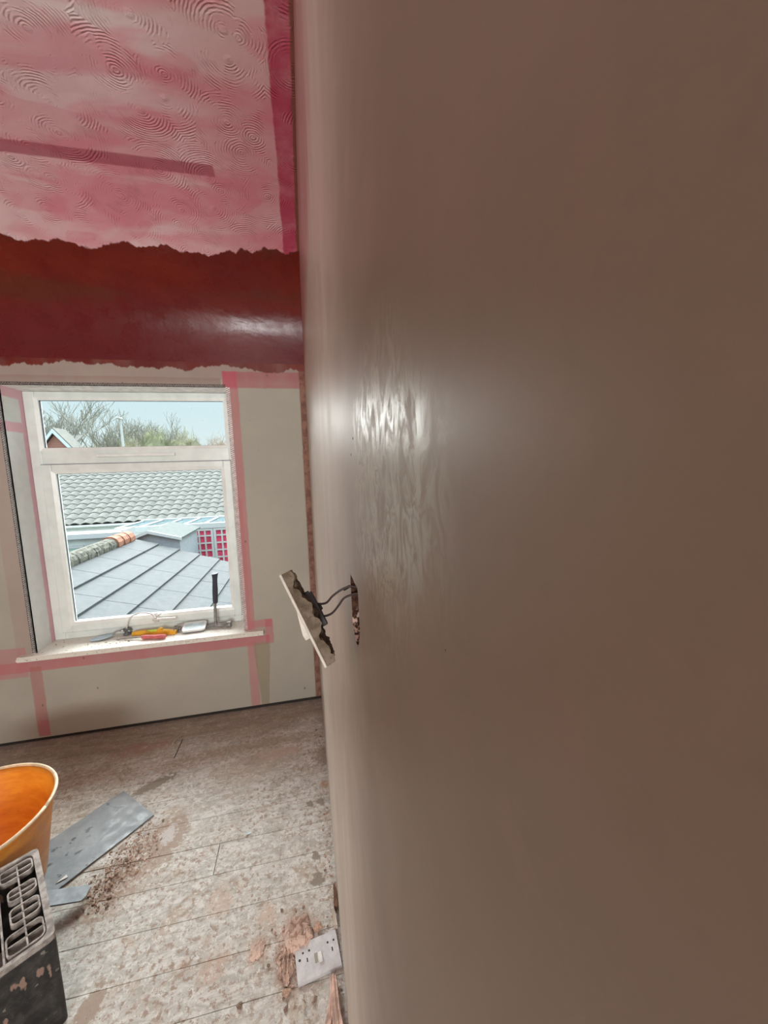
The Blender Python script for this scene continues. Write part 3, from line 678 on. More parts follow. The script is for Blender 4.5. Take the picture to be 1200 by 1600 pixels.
bm = bmesh.new(); box(bm, (BX0, EY - 0.02, EZ - 0.22), (BX1, EY + 0.34, EZ - 0.04)); link('fascia', bm, M_FASC, bung)
bm = bmesh.new(); tube(bm, [(BX0, EY - 0.06, EZ - 0.06), (BX1, EY - 0.06, EZ - 0.06)], 0.055, 10); link('gutter', bm, M_FASC, bung)

# ---- lean-to with a glass roof and red-backed glazed doors
lean = empty('conservatory', (0, 0, 0)); tag(lean, 'white conservatory with blue glass lean-to roof and red-curtained lattice doors', 'conservatory')
LY = 12.9
pa = at(297, 824, 1, LY); pb = at(360, 868, 1, LY); pd = at(200, 824, 1, LY)
LX0 = pa.x; LXF = pd.x - 0.3; LX1 = LX0 + 3.2; LZ = pa.z
ht = at(300, 811, 1, EY - 0.15).z
M_BGL = simple('blue_roof_glass', (0.09, 0.17, 0.19), 0.15, var=0.2, nscale=1.2)
M_RED = simple('red_curtain', (0.62, 0.06, 0.13), 0.8, var=0.15, nscale=6)
poly = [(LXF, LY, LZ + 0.06), (LX1, LY, LZ + 0.06), (LX1, EY - 0.12, ht - 0.03), (LXF, EY - 0.12, ht - 0.03)]
bm = bmesh.new(); poly_prism(bm, poly, (0, 0, 0.02)); link('glass_roof', bm, M_BGL, lean)
k = 0; xx = LXF
while xx <= LX1 + 0.01:
    bm = bmesh.new(); poly_prism(bm, [(xx - 0.045, LY, LZ + 0.085), (xx + 0.045, LY, LZ + 0.085), (xx + 0.045, EY - 0.12, ht), (xx - 0.045, EY - 0.12, ht)], (0, 0, 0.03)); link('glazing_bar', bm, M_FASC, lean)
    xx += 0.62
bm = bmesh.new(); box(bm, (LXF - 0.05, LY - 0.06, LZ - 0.05), (LX1, LY + 0.06, LZ + 0.11)); box(bm, (LXF - 0.05, EY - 0.2, ht - 0.03), (LX1, EY - 0.09, ht + 0.06)); link('eaves_beam', bm, M_FASC, lean)
def latt(x0, x1, z0, z1, nx, nz):
    d = link('door', (lambda b: (box(b, (x0 + 0.05, LY + 0.02, z0), (x1 - 0.05, LY + 0.03, z1)), b)[1])(bmesh.new()), M_RED, lean)
    bm = bmesh.new()
    ring(bm, x0, x1, z0, z1, 0.07, 0.07, 0.15, 0.07, LY - 0.04, LY + 0.02, 0)
    for i in range(1, nx): xx = x0 + 0.07 + (x1 - x0 - 0.14) * i / nx; box(bm, (xx - 0.022, LY - 0.03, z0), (xx + 0.022, LY + 0.02, z1))
    for i in range(1, nz): zz = z0 + (z1 - z0) * i / nz; box(bm, (x0, LY - 0.031, zz - 0.022), (x1, LY + 0.0201, zz + 0.022))
    link('lattice', bm, M_FASC, d)
for i in range(4): latt(LX0 + i * 0.68, LX0 + (i + 1) * 0.68 - 0.01, LZ - 1.95, LZ - 0.06, 3, 8)
bm = bmesh.new(); box(bm, (LXF, LY, GZ), (LX0 - 0.005, LY + 0.05, LZ - 0.05)); box(bm, (LX0, LY - 0.02, GZ), (LX1, LY + 0.05, LZ - 1.96)); link('wall', bm, M_WALLW, lean)

# ---- white flat-roofed annex on the left with green-tinted windows
anx = empty('annex', (0, 0, 0)); tag(anx, 'white flat-roofed garden annex with pale green windows, left of the conservatory', 'building')
AY = 10.6; a0 = at(96, 838, 1, AY); a1 = at(165, 832, 1, AY); AZ = a1.z - 0.02
AX0, AX1 = a0.x - 2.5, at(189, 836, 1, AY).x
AB = at(195, 826, 2, AZ).y
bm = bmesh.new(); box(bm, (AX0, AY, AZ - 0.1), (AX1, AB, AZ), 0.02); link('flat_roof', bm, simple('pale_roof_membrane', (0.13, 0.15, 0.14), 0.8, var=0.1, nscale=3), anx)
bm = bmesh.new(); box(bm, (AX0 - 0.02, AY - 0.06, AZ - 0.10), (AX1 + 0.04, AY - 0.001, AZ + 0.02)); box(bm, (AX1 + 0.001, AY, AZ - 0.18), (AX1 + 0.06, AB, AZ + 0.05)); link('fascia', bm, M_FASC, anx)
bm = bmesh.new(); box(bm, (AX0 + 0.05, AY + 0.1, GZ), (AX1 - 0.05, AB - 0.05, AZ - 0.101)); link('wall', bm, M_WALLW, anx)
M_GRG = simple('green_tinted_pane', (0.33, 0.48, 0.43), 0.2, var=0.2, nscale=3)
for k in range(5):
    x_ = AX1 - 0.75 - k * 0.85
    bm = bmesh.new(); ring(bm, x_, x_ + 0.72, AZ - 1.3, AZ - 0.28, 0.06, 0.06, 0.06, 0.06, AY + 0.05, AY + 0.099, 0); box(bm, (x_ + 0.33, AY + 0.05, AZ - 1.3), (x_ + 0.39, AY + 0.099, AZ - 0.28))
    f = link('window', bm, M_FASC, anx)
    bm = bmesh.new(); box(bm, (x_ + 0.06, AY + 0.07, AZ - 1.24), (x_ + 0.66, AY + 0.09, AZ - 0.34)); link('pane', bm, M_GRG, f)

# ---- garden shed
shed = empty('garden_shed', (0, 0, 0)); tag(shed, 'blue-grey garden shed with shallow felt gable roof in front of the conservatory', 'shed')
SY = max(8.8, YE + 0.3); ap = at(231, 832, 1, SY); el = at(196, 846, 1, SY); er = at(284, 842, 1, SY); SB = at(301, 826, 2, er.z).y
ex = (er.x - el.x) / 2; cxs = ap.x; ez = (el.z + er.z) / 2; hl = cxs - el.x; hr = er.x - cxs
bm = bmesh.new()
def slab(bm, p, q, y0, y1, t): poly_prism(bm, [(p[0], y0, p[1]), (q[0], y0, q[1]), (q[0], y1, q[1]), (p[0], y1, p[1])], (0, 0, t))
slab(bm, (cxs, ap.z), (el.x, el.z), SY, SB, 0.04); slab(bm, (cxs, ap.z), (er.x, er.z), SY, SB, 0.04); link('roof', bm, simple('green_grey_felt', (0.09, 0.105, 0.098), 0.85, var=0.1, nscale=8), shed)
bm = bmesh.new()
for q in (el, er): poly_prism(bm, [(cxs, SY - 0.03, ap.z + 0.05), (q.x, SY - 0.03, q.z + 0.05), (q.x, SY - 0.03, q.z - 0.03), (cxs, SY - 0.03, ap.z - 0.03)], (0, 0.028, 0))
link('bargeboard', bm, M_FASC, shed)
bm = bmesh.new(); poly_prism(bm, [(el.x + 0.12, SY + 0.1, GZ), (er.x - 0.08, SY + 0.1, GZ), (er.x - 0.08, SY + 0.1, er.z - 0.0), (cxs, SY + 0.1, ap.z - 0.01), (el.x + 0.12, SY + 0.1, el.z + 0.0)], (0, SB - SY - 0.2, 0)); link('wall', bm, M_SHED, shed)

# ---- brick gable house beyond
hs = empty('brick_house', (0, 0, 0)); tag(hs, 'red brick house gable with white bargeboards, seen behind the bungalow roof', 'house')
HY = 34.0; g0 = at(62, 706, 1, HY); g1 = at(86, 677, 1, HY); g2 = at(113, 706, 1, HY)
hw = (g2.x - g0.x) / 2; gx = g1.x; sl_ = (g1.z - g0.z) / hw
bm = bmesh.new(); poly_prism(bm, [(gx - 3, HY, GZ), (gx + 3, HY, GZ), (gx + 3, HY, g1.z - 3 * sl_), (gx, HY, g1.z), (gx - 3, HY, g1.z - 3 * sl_)], (0, 1.4, 0)); link('wall', bm, M_BRICK, hs)
bm = bmesh.new()
for s_ in (-1, 1): poly_prism(bm, [(gx, HY - 0.35, g1.z + 0.30), (gx + s_ * 3.3, HY - 0.35, g1.z + 0.30 - 3.3 * sl_), (gx + s_ * 3.3, HY - 0.35, g1.z + 0.0 - 3.3 * sl_), (gx, HY - 0.35, g1.z + 0.0)], (0, 0.1, 0))
link('bargeboard', bm, simple('pale_blue_board', (0.55, 0.66, 0.70), 0.5), hs)
bm = bmesh.new()
for s_ in (-1, 1): poly_prism(bm, [(gx, HY - 0.25, g1.z + 0.3), (gx + s_ * 3.3, HY - 0.25, g1.z + 0.30 - 3.3 * sl_), (gx + s_ * 3.3, HY + 1.4, g1.z + 0.30 - 3.3 * sl_), (gx, HY + 1.4, g1.z + 0.3)], (0, 0, 0.12))
# cross wing roof to the left
poly_prism(bm, [(gx - 12, HY + 1.5, g1.z - 1.7), (gx - 0.6, HY + 1.5, g1.z - 1.7), (gx - 1.0, HY + 6, g1.z + 0.25), (gx - 12, HY + 6, g1.z + 0.25)], (0, 0, 0.15))
link('roof', bm, M_TILE, hs)
# pinkish wall strip beyond the left of the bungalow ridge
bk = empty('terrace_row', (0, 0, 0)); tag(bk, 'low reddish brick terrace showing as a strip over the left of the bungalow ridge', 'building')
q0, q1 = at(60, 741, 1, 27), at(158, 730, 1, 27)
bm = bmesh.new(); box(bm, (q0.x - 6, 27, GZ), (q1.x, 30, q1.z - 0.10)); link('wall', bm, M_BRICK, bk)
bm = bmesh.new(); poly_prism(bm, [(q0.x - 6, 26.8, q1.z - 0.12), (q0.x - 6, 28.5, q1.z + 0.25), (q0.x - 6, 30.2, q1.z - 0.12)], (q1.x - q0.x + 6.2, 0, 0)); link('roof', bm, M_TILE, bk)

# ---- pale lamp column
lp = at(188, 655, 1, 30); lb = at(191, 700, 1, 30)
post = empty('lamp_post', (lp.x, 30, GZ)); tag(post, 'tall pale lamp column rising against the bare trees', 'lamp post')
bm = bmesh.new(); tube(bm, [(0, 0, 0), (0, 0, lp.z - GZ)], [0.13, 0.07], 10); link('column', bm, M_FASC, post)
bm = bmesh.new(); box(bm, (-0.12, -0.45, lp.z - GZ), (0.12, 0.1, lp.z - GZ + 0.1), 0.03); link('lantern', bm, M_FASC, post)

# ---- bare trees and winter shrubs
M_BARK = simple('bare_bark', (0.16, 0.155, 0.135), 0.9, var=0.25, nscale=2)
M_TWIG = simple('twig_bark', (0.24, 0.235, 0.20), 0.9, var=0.25, nscale=2)
M_TAN = simple('tan_winter_twigs', (0.36, 0.34, 0.23), 0.9, var=0.35, nscale=0.6)
def tree(name, px, Y, ptop, spread, seed, label, mat=M_BARK, depth=6, trunks=1, group=None, r0=0.22, mtw=M_TWIG):
    rnd = random.Random(seed); base = at(px, 740, 1, Y); base.z = GZ; topz = at(px, ptop, 1, Y).z; H = topz - GZ
    root = empty(name, base); tag(root, label, 'tree', group)
    bm = bmesh.new(); bt = bmesh.new()
    def br(p, d, L_, r, lev):
        if lev >= depth: return
        P = [p]; q = p.copy(); dd = d.copy()
        for i in range(3):
            dd = (dd + Vector((rnd.uniform(-.16, .16), rnd.uniform(-.16, .16), rnd.uniform(-.03, .14)))).normalized(); q = q + dd * L_ / 3; P.append(q.copy())
        r1 = max(r * 0.66, 0.018)
        tube(bt if lev >= 3 else bm, P, [r + (r1 - r) * i / 3 for i in range(4)], 6 if lev < 2 else 3, False)
        n = 3 if lev < 1 else rnd.choice((3, 4, 4))
        for k in range(n):
            ax = Vector((rnd.uniform(-1, 1), rnd.uniform(-1, 1), rnd.uniform(-0.2, 0.5))).normalized()
            nd = (dd + ax * rnd.uniform(0.35, 0.85) * spread).normalized()
            st_ = P[-1] if k < 2 else P[rnd.choice((1, 2))]
            br(st_, nd, L_ * rnd.uniform(0.62, 0.82), r1 * rnd.uniform(0.6, 0.9), lev + 1)
    for k in range(trunks):
        a = rnd.uniform(0, 6.28); lean_ = 0.0 if trunks == 1 else 0.28
        br(Vector((0, 0, 0)), Vector((math.cos(a) * lean_, math.sin(a) * lean_, 1)).normalized(), H * 0.30, r0, 0)
    link('trunk', bm, mat, root); link('branches', bt, mtw, root)
    # fit height
    zs = [v.co.z for o in root.children for v in o.data.vertices]; k_ = H / max(zs)
    for o in root.children:
        for v in o.data.vertices: v.co *= k_
    return root
tree('bare_tree', 124, 40, 612, 1.0, 3, 'large bare tree with wide fan of branches, tallest in the left of the top light', trunks=3, r0=0.20)
tree('bare_tree', 72, 44, 622, 1.0, 11, 'bare tree behind the brick gable at the left edge of the glass', trunks=2, r0=0.18)
tree('bare_tree', 212, 48, 648, 1.0, 21, 'thin bare tree just right of the pale lamp column', trunks=2, r0=0.13)
tree('bare_tree', 255, 50, 645, 0.9, 31, 'slim bare tree poking above the tan shrubs mid window', trunks=2, r0=0.12)
tree('bare_tree', 290, 52, 655, 0.9, 41, 'small bare treetop to the right of the mid window tree', trunks=2, r0=0.12)
tree('bare_tree', 160, 46, 645, 1.0, 51, 'bare tree between the largest tree and the lamp column', trunks=2, r0=0.13)
def shrub(px, Y, ptop, wpx, seed, label, mat=M_TAN):
    rnd = random.Random(seed); base = at(px, 740, 1, Y); base.z = GZ; H = at(px, ptop, 1, Y).z - GZ; W = wpx / FPX * Y
    root = empty('winter_shrub', base); tag(root, label, 'shrub', 'twiggy shrubs along the skyline')
    bm = bmesh.new()
    for k in range(6500):
        u = rnd.uniform(0, 2 * PI); s_ = math.sqrt(rnd.random()); x_ = W * s_ * math.cos(u); y_ = W * 0.5 * s_ * math.sin(u)
        zt = H * (math.sqrt(max(0.02, 1 - s_ * s_ * 0.75))) * rnd.uniform(0.75, 1.0); z_ = rnd.uniform(0.45, 0.95) * zt
        d = Vector((rnd.uniform(-.6, .6), rnd.uniform(-.6, .6), rnd.uniform(0.3, 1))).normalized(); l_ = rnd.uniform(0.4, 1.1)
        p = Vector((x_, y_, z_)); q = p + d * l_ ; s2 = d.orthogonal().normalized() * rnd.uniform(0.010, 0.022); s3 = d.cross(s2)
        a, b, c_, t_ = bm.verts.new(p + s2), bm.verts.new(p - s2 * .5 + s3 * .8), bm.verts.new(p - s2 * .5 - s3 * .8), bm.verts.new(q)
        bm.faces.new((a, b, t_)); bm.faces.new((b, c_, t_)); bm.faces.new((c_, a, t_))
    # rounded twiggy mass
    r = bmesh.ops.create_icosphere(bm, subdivisions=4, radius=1)
    for v in r['verts']:
        n_ = mnoise.noise(v.co * 3 + Vector((seed, 0, 0))) * 0.18 + mnoise.noise(v.co * 9) * 0.10 + mnoise.noise(v.co * 25) * 0.05
        v.co = Vector((v.co.x * W * 0.95, v.co.y * W * 0.5, max(0.0, H * 0.38 + v.co.z * H * 0.42))) * (1 + n_)
    link('foliage', bm, mat, root)
M_OLV = simple('olive_winter_twigs', (0.31, 0.32, 0.20), 0.9, var=0.35, nscale=0.6)
shrub(150, 35, 688, 36, 1, 'olive shrub low down between the largest tree and lamp column', M_OLV)
shrub(208, 36, 672, 30, 2, 'tan shrub directly right of the lamp column')
shrub(250, 37, 656, 34, 3, 'tall tan shrub in the middle of the skyline', M_OLV)
shrub(296, 38, 662, 32, 4, 'broad tan shrub right of the tallest one')
shrub(345, 39, 670, 30, 5, 'reddish tan shrub at the right edge of the top light', simple('reddish_twigs', (0.42, 0.33, 0.26), 0.9, var=0.3, nscale=0.6))
shrub(124, 33, 693, 15, 6, 'olive shrub half hidden by the brick gable', M_OLV)

# ================================================================== DANGLING LIGHT SWITCH
SD = 0.355
ct = at(479, 966, 1, SD)
Lr = Matrix.Identity(4)
vw = (ct - CAM).normalized(); lng = ROWS[0] * 0.447 + ROWS[1] * 0.894; lng = (lng - vw * lng.dot(vw)).normalized()
nrm = vw.cross(lng).normalized()
if nrm.x > 0: nrm = -nrm
nrm = (Matrix.Rotation(math.radians(3.0), 3, lng) @ nrm).normalized(); thr = nrm.cross(lng)
# local axes: X = along the visible length (downwards), Y = depth, Z = outward face normal
for i in range(3): Lr[i][0] = lng[i]; Lr[i][1] = thr[i]; Lr[i][2] = nrm[i]; Lr[i][3] = ct[i]
sw = empty('light_switch'); sw.matrix_world = Lr; tag(sw, 'white light switch plate hanging off the wall by two wires, plaster stuck to its back', 'light switch')
M_PLATE = simple('switch_plastic', (0.44, 0.40, 0.345), 0.45, var=0.1, nscale=90)
bm = bmesh.new(); box(bm, (-0.043, -0.043, 0.0), (0.043, 0.043, 0.0026), 0.0010); link('face_plate', bm, M_PLATE, sw)
bm = bmesh.new()
poly_prism(bm, [(-0.014, -0.013, 0.0026), (0.017, -0.013, 0.0026), (0.017, -0.013, 0.0085), (0.012, -0.013, 0.0090), (-0.014, -0.013, 0.0036)], (0, 0.026, 0)); link('rocker', bm, M_PLATE, sw)
# crust of old plaster clinging behind the plate
bm = bmesh.new(); rnd = random.Random(5)
NX, NY = 44, 30
def crust(u, v):
    h = 0.0062 + 0.0042 * mnoise.noise(Vector((u * 9, v * 7, 1))) + 0.0022 * mnoise.noise(Vector((u * 26, v * 20, 4)))
    if u < 0.10: h += 0.001
    h += 0.004 * math.exp(-((u - 0.5) / 0.2) ** 2)
    if 0.84 < u < 0.90: h += 0.002
    return max(0.002, h)
tv = [[bm.verts.new((-0.0425 + 0.085 * i / NX, -0.0425 + 0.085 * j / NY, -crust(i / NX, j / NY))) for j in range(NY + 1)] for i in range(NX + 1)]
bv = [[bm.verts.new((-0.0425 + 0.085 * i / NX, -0.0425 + 0.085 * j / NY, -0.0001)) for j in range(NY + 1)] for i in range(NX + 1)]
for i in range(NX):
    for j in range(NY): bm.faces.new([tv[i][j], tv[i + 1][j], tv[i + 1][j + 1], tv[i][j + 1]])
for i in range(NX): bm.faces.new([tv[i][0], tv[i + 1][0], bv[i + 1][0], bv[i][0]]); bm.faces.new([tv[i][NY], tv[i + 1][NY], bv[i + 1][NY], bv[i][NY]])
for j in range(NY): bm.faces.new([tv[0][j], tv[0][j + 1], bv[0][j + 1], bv[0][j]]); bm.faces.new([tv[NX][j], tv[NX][j + 1], bv[NX][j + 1], bv[NX][j]])
def crust_mat():
    g = G('plaster_crust', 0.85, 0.2); n = g.noise(160, 6, 0.75); n2 = g.noise(60, 4)
    c = g.mix(g.ss(n2, 0.4, 0.6), (0.17, 0.132, 0.098), (0.095, 0.070, 0.045)); c = g.mix(g.ss(n, 0.5, 0.65, 0, 0.6), c, (0.055, 0.038, 0.025)); g.color(c); g.normal(g.bump(n, 0.8, 0.002)); return g.m
link('plaster_crust', bm, crust_mat(), sw)['label'] = 'brown old plaster crust'
M_BLK = simple('black_bakelite', (0.02, 0.018, 0.016), 0.5)
bm = bmesh.new()
box(bm, (-0.020, -0.012, -0.0155), (0.014, 0.014, -0.004), 0.001); box(bm, (-0.022, -0.008, -0.013), (-0.014, 0.008, -0.004), 0.001); box(bm, (-0.006, -0.006, -0.0175), (0.000, 0.006, -0.014), 0.001)
link('terminal_block', bm, M_BLK, sw)
M_WIRE = simple('dark_red_wire', (0.022, 0.010, 0.008), 0.6)
inv = Lr.inverted()
for pth, ends in (([(492, 943), (503, 943.5), (511, 941), (520, 931), (534, 921), (548, 916), (556, 917)], 0), ([(500, 963), (510, 962), (520, 957), (529, 946), (537, 935), (548, 929.5), (558, 927)], 1)):
    P = [at(px, py, 1, SD - 0.002 - 0.010 * i / 6) for i, (px, py) in enumerate(pth)]
    P.append(P[-1] + Vector((0.012, 0.0, 0.002)))
    bm = bmesh.new(); tube(bm, smoothpts([inv @ p for p in P], 6), 0.00105, 8); link('wire', bm, M_WIRE, sw, True)
bm = bmesh.new(); q = inv @ at(537, 921, 1, SD - 0.008); q2 = inv @ at(547, 915.5, 1, SD - 0.009)
tube(bm, [q, q2], [0.0016, 0.0013], 8); link('sleeve', bm, M_WIRE, sw, True)

# ================================================================== ON THE WINDOW BOARD
SZ = ZB + 0.0005
def sp(px, py, z=SZ): return at(px, py, 2, z)
M_STEEL = simple('worn_steel', (0.42, 0.41, 0.40), 0.35, 0.85, 0.2, 40)
M_STEELD = simple('dull_grey_steel', (0.28, 0.27, 0.26), 0.45, 0.6, 0.25, 40)
M_GRIP = simple('navy_rubber_grip', (0.035, 0.04, 0.06), 0.6)
# hammer standing on its head
hb = sp(338, 981); hm = empty('claw_hammer', (hb.x, hb.y, SZ)); hm.rotation_euler = (0, 0, math.radians(-8)); tag(hm, 'steel hammer with dark grip standing upright on the window board', 'hammer')
bm = bmesh.new()
tube(bm, [(0.052, 0, 0.018), (0.058, 0, 0.018), (0.064, 0, 0.018), (0.084, 0, 0.018), (0.087, 0, 0.018)], [0.011, 0.012, 0.0175, 0.0178, 0.0165], 14)
tube(bm, smoothpts([(0.053, 0, 0.018), (0.03, 0, 0.014), (0.0, 0, 0.018), (-0.015, 0, 0.018)]), [0.011] * 19, 10)
for s_ in (-1, 1):
    tube(bm, smoothpts([(-0.012, s_ * 0.004, 0.018), (-0.035, s_ * 0.007, 0.016), (-0.055, s_ * 0.009, 0.007), (-0.060, s_ * 0.010, 0.004)]), [0.009 - 0.006 * i / 18 for i in range(19)], 8)
link('head', bm, M_STEELD, hm, True)
bm = bmesh.new(); tube(bm, smoothpts([(0, 0, 0.015), (0, 0, 0.06), (0.004, 0.003, 0.16), (0.006, 0.004, 0.20)]), [0.011] * 3 + [0.0085] * 16, 10); link('shaft', bm, M_STEELD, hm, True)
bm = bmesh.new(); tube(bm, smoothpts([(0.005, 0.004, 0.15), (0.009, 0.005, 0.22), (0.012, 0.006, 0.28), (0.014, 0.007, 0.318), (0.014, 0.007, 0.325)], 5), [0.0125, 0.014, 0.0145, 0.0145, 0.015, 0.015, 0.015, 0.0145, 0.014, 0.0135, 0.0135, 0.0135, 0.014, 0.015, 0.016, 0.0165, 0.0175, 0.018, 0.0185, 0.0185, 0.0165], 12); link('grip', bm, M_GRIP, hm, True)
# pale rectangular tray with rounded frame
def rrect(hw_, hh, r, n=6):
    out = []
    for cx_, cy_, a0 in ((hw_ - r, hh - r, 0), (-hw_ + r, hh - r, 90), (-hw_ + r, -hh + r, 180), (hw_ - r, -hh + r, 270)):
        for k in range(n + 1): a = math.radians(a0 + 90 * k / n); out.append((cx_ + r * math.cos(a), cy_ + r * math.sin(a)))
    return out
tb = sp(304, 985); tr = empty('plastic_case', (tb.x, tb.y + 0.012, SZ)); tr.rotation_euler = (math.radians(14), 0, math.radians(3)); tag(tr, 'small rounded white case with pale blue top beside the hammer head', 'case')
bm = bmesh.new(); o_ = rrect(0.062, 0.042, 0.018); i_ = rrect(0.050, 0.030, 0.010)
panel_with_hole(bm, [(x_, y_, 0.016) for x_, y_ in o_], [(x_, y_, 0.016) for x_, y_ in i_], (0, 0, 0.012)); link('rim', bm, M_WHITE, tr)
bm = bmesh.new(); poly_prism(bm, [(x_, y_, 0.017) for x_, y_ in rrect(0.0498, 0.0298, 0.010)], (0, 0, 0.008)); link('cover', bm, simple('pale_blue_film', (0.62, 0.78, 0.82), 0.35), tr)
bm = bmesh.new(); poly_prism(bm, [(x_, y_, 0.006) for x_, y_ in rrect(0.058, 0.038, 0.016)], (0, 0, 0.010)); link('base', bm, simple('dark_blue_grey', (0.10, 0.12, 0.16), 0.5), tr)
# spirit level, yellow with lime vial
la, lb_ = sp(208, 992), sp(276, 990); lv = empty('spirit_level', ((la.x + lb_.x) / 2, (la.y + lb_.y) / 2, SZ)); lv.rotation_euler = (0, 0, math.atan2(lb_.y - la.y, lb_.x - la.x)); LL = (lb_ - la).length / 2
tag(lv, 'short yellow spirit level with lime vial behind the pink-handled screwdriver', 'spirit level')
M_YEL = simple('yellow_plastic', (0.80, 0.42, 0.03), 0.4, var=0.1); M_LIME = simple('lime_vial', (0.65, 0.85, 0.10), 0.2)
bm = bmesh.new()
pr = [(-LL, 0.0), (LL, 0.0), (LL, 0.020), (LL * 0.35, 0.028), (LL * 0.28, 0.028), (LL * 0.22, 0.018), (-LL * 0.3, 0.018), (-LL * 0.4, 0.026), (-LL, 0.018)]
poly_prism(bm, [(a, -0.010, b) for a, b in pr], (0, 0.020, 0)); link('body', bm, M_YEL, lv)
bm = bmesh.new(); tube(bm, [(-LL * 0.28, 0, 0.0215), (LL * 0.20, 0, 0.0215)], 0.0065, 12); link('vial', bm, M_LIME, lv, True)
bm = bmesh.new(); tube(bm, [(LL * 0.27, -0.012, 0.024), (LL * 0.27, 0.012, 0.024)], 0.014, 20); link('end_vial_housing', bm, M_YEL, lv)
# screwdriver with pink handle
pa_, pb_ = sp(182, 1000), sp(259, 997.5); sd = empty('screwdriver', (pb_.x, pb_.y, SZ + 0.0125)); sd.rotation_euler = (0, 0, math.atan2(pa_.y - pb_.y, pa_.x - pb_.x)); DL = (pb_ - pa_).length
tag(sd, 'pink-handled screwdriver lying in front of the yellow level', 'screwdriver')
bm = bmesh.new(); hp_ = [(0.0, 0.009), (0.005, 0.0120), (0.03, 0.0124), (0.055, 0.0108), (0.08, 0.0115), (0.105, 0.0122), (0.120, 0.0120), (0.130, 0.0085)]
tube(bm, [(a, 0, 0) for a, r in hp_], [r for a, r in hp_], 8); link('handle', bm, simple('pink_grip', (0.66, 0.16, 0.16), 0.45), sd)
bm = bmesh.new(); tube(bm, [(0.128, 0, 0), (DL - 0.02, 0, -0.007)], 0.0032, 10); box(bm, (DL - 0.022, -0.005, -0.0095), (DL, 0.005, -0.0075)); link('shaft', bm, M_STEEL, sd)
# leaf trowel
ta, tb2 = sp(140, 1001), sp(206, 991); tw = empty('leaf_trowel', (ta.x, ta.y, SZ)); ang = math.atan2(tb2.y - ta.y, tb2.x - ta.x); tw.rotation_euler = (0, 0, ang); TL = (tb2 - ta).length
tag(tw, 'small trowel with pale blue leaf blade at the left of the window board', 'trowel')
bm = bmesh.new(); ol = [(0, 0.0), (0.010, -0.020), (0.04, -0.034), (0.07, -0.036), (0.10, -0.026), (0.118, -0.006), (0.118, 0.006), (0.10, 0.026), (0.07, 0.036), (0.04, 0.034), (0.010, 0.020)]
poly_prism(bm, [(a, b, 0.002 + 0.012 * a / 0.118) for a, b in ol], (0, 0, 0.0018)); link('blade', bm, simple('pale_blue_blade', (0.50, 0.64, 0.74), 0.35, 0.0), tw)
bm = bmesh.new(); tube(bm, smoothpts([(0.108, 0, 0.014), (0.128, 0, 0.030), (0.15, 0, 0.030), (TL * 0.98, 0, 0.022)]), [0.004] * 12 + [0.007] * 7, 10); link('tang', bm, M_STEEL, tw, True)
# dark grey knob with white cord looped over the handle
kb = at(198, 983, 1, 2.352); kn = empty('cord_cleat', (kb.x, 2.352, SZ)); tag(kn, 'dark grey knob on the window board with white cord looping up to the window handle', 'cord cleat')
bm = bmesh.new(); lathe(bm, [(0.0001, 0.0), (0.020, 0.0), (0.020, 0.008), (0.012, 0.014), (0.012, 0.022), (0.020, 0.028), (0.018, 0.036), (0.0001, 0.038)], 20); link('knob', bm, simple('grey_knob', (0.13, 0.14, 0.15), 0.5), kn, True)
inv2 = Vector(kn.location)
cp = [(kb.x, 2.350, SZ + 0.036), at(200, 971, 1, 2.345), at(206, 963, 1, 2.34), at(216, 958.5, 1, 2.335), at(228, 957.5, 1, 2.33), at(238, 960, 1, 2.322), at(243, 966, 1, 2.320), at(248, 961, 1, 2.318), at(252, 958, 1, 2.322)]
bm = bmesh.new(); tube(bm, smoothpts([Vector(p) - inv2 for p in cp], 6), 0.0042, 8); link('cord', bm, M_WHITE, kn, True)
# coil of silver wire between the level and the case
cl = sp(279, 987); cw = empty('wire_coil', (cl.x, cl.y, SZ)); tag(cw, 'tangled coil of silver wire between yellow level and white case', 'wire')
bm = bmesh.new(); rnd = random.Random(3)
for k in range(6):
    c0 = Vector((rnd.uniform(-0.022, 0.02), rnd.uniform(-0.012, 0.015), 0.020)); nn = Vector((rnd.uniform(-1, 1), rnd.uniform(-1, 1), rnd.uniform(-0.5, 0.8))).normalized(); u = nn.orthogonal().normalized(); v = nn.cross(u); r_ = rnd.uniform(0.012, 0.017)
    tube(bm, [c0 + (u * math.cos(t / 14 * 6.0) + v * math.sin(t / 14 * 6.0)) * r_ for t in range(15)], 0.0028, 6)
link('coil', bm, M_STEEL, cw, True)
# crumbs on the board
def chunk(seed, sub=1, flat=0.6, rough=0.35):
    rnd = random.Random(seed); bm = bmesh.new(); bmesh.ops.create_icosphere(bm, subdivisions=sub, radius=0.5)
    for v in bm.verts:
        n_ = mnoise.noise(v.co * 2.3 + Vector((seed * 3.7, 0, 0))) * rough * 2 + rnd.uniform(-0.08, 0.08)
        v.co *= (1 + n_); v.co.z *= flat
    zm = min(v.co.z for v in bm.verts)
    for v in bm.verts: v.co.z -= zm
    return bm
M_CRW = simple('pale_plaster_crumb', (0.52, 0.46, 0.38), 0.9, var=0.2, nscale=5)
M_CRB = simple('brown_plaster_crumb', (0.42, 0.28, 0.205), 0.9, var=0.3, nscale=5)
M_CRD = simple('dark_crumb', (0.22, 0.15, 0.11), 0.9, var=0.3, nscale=5)
M_CRP = simple('pink_plaster_chunk', (0.62, 0.47, 0.39), 0.9, var=0.25, nscale=4, bump=0.5, bdist=0.05)
crumb_meshes = {}
for key, mt in (('w', M_CRW), ('b', M_CRB), ('d', M_CRD), ('p', M_CRP)):
    for s_ in range(3):
        o = link('crumb', chunk(s_ * 7 + ord(key)), mt); crumb_meshes[(key, s_)] = o.data; bpy.data.objects.remove(o)
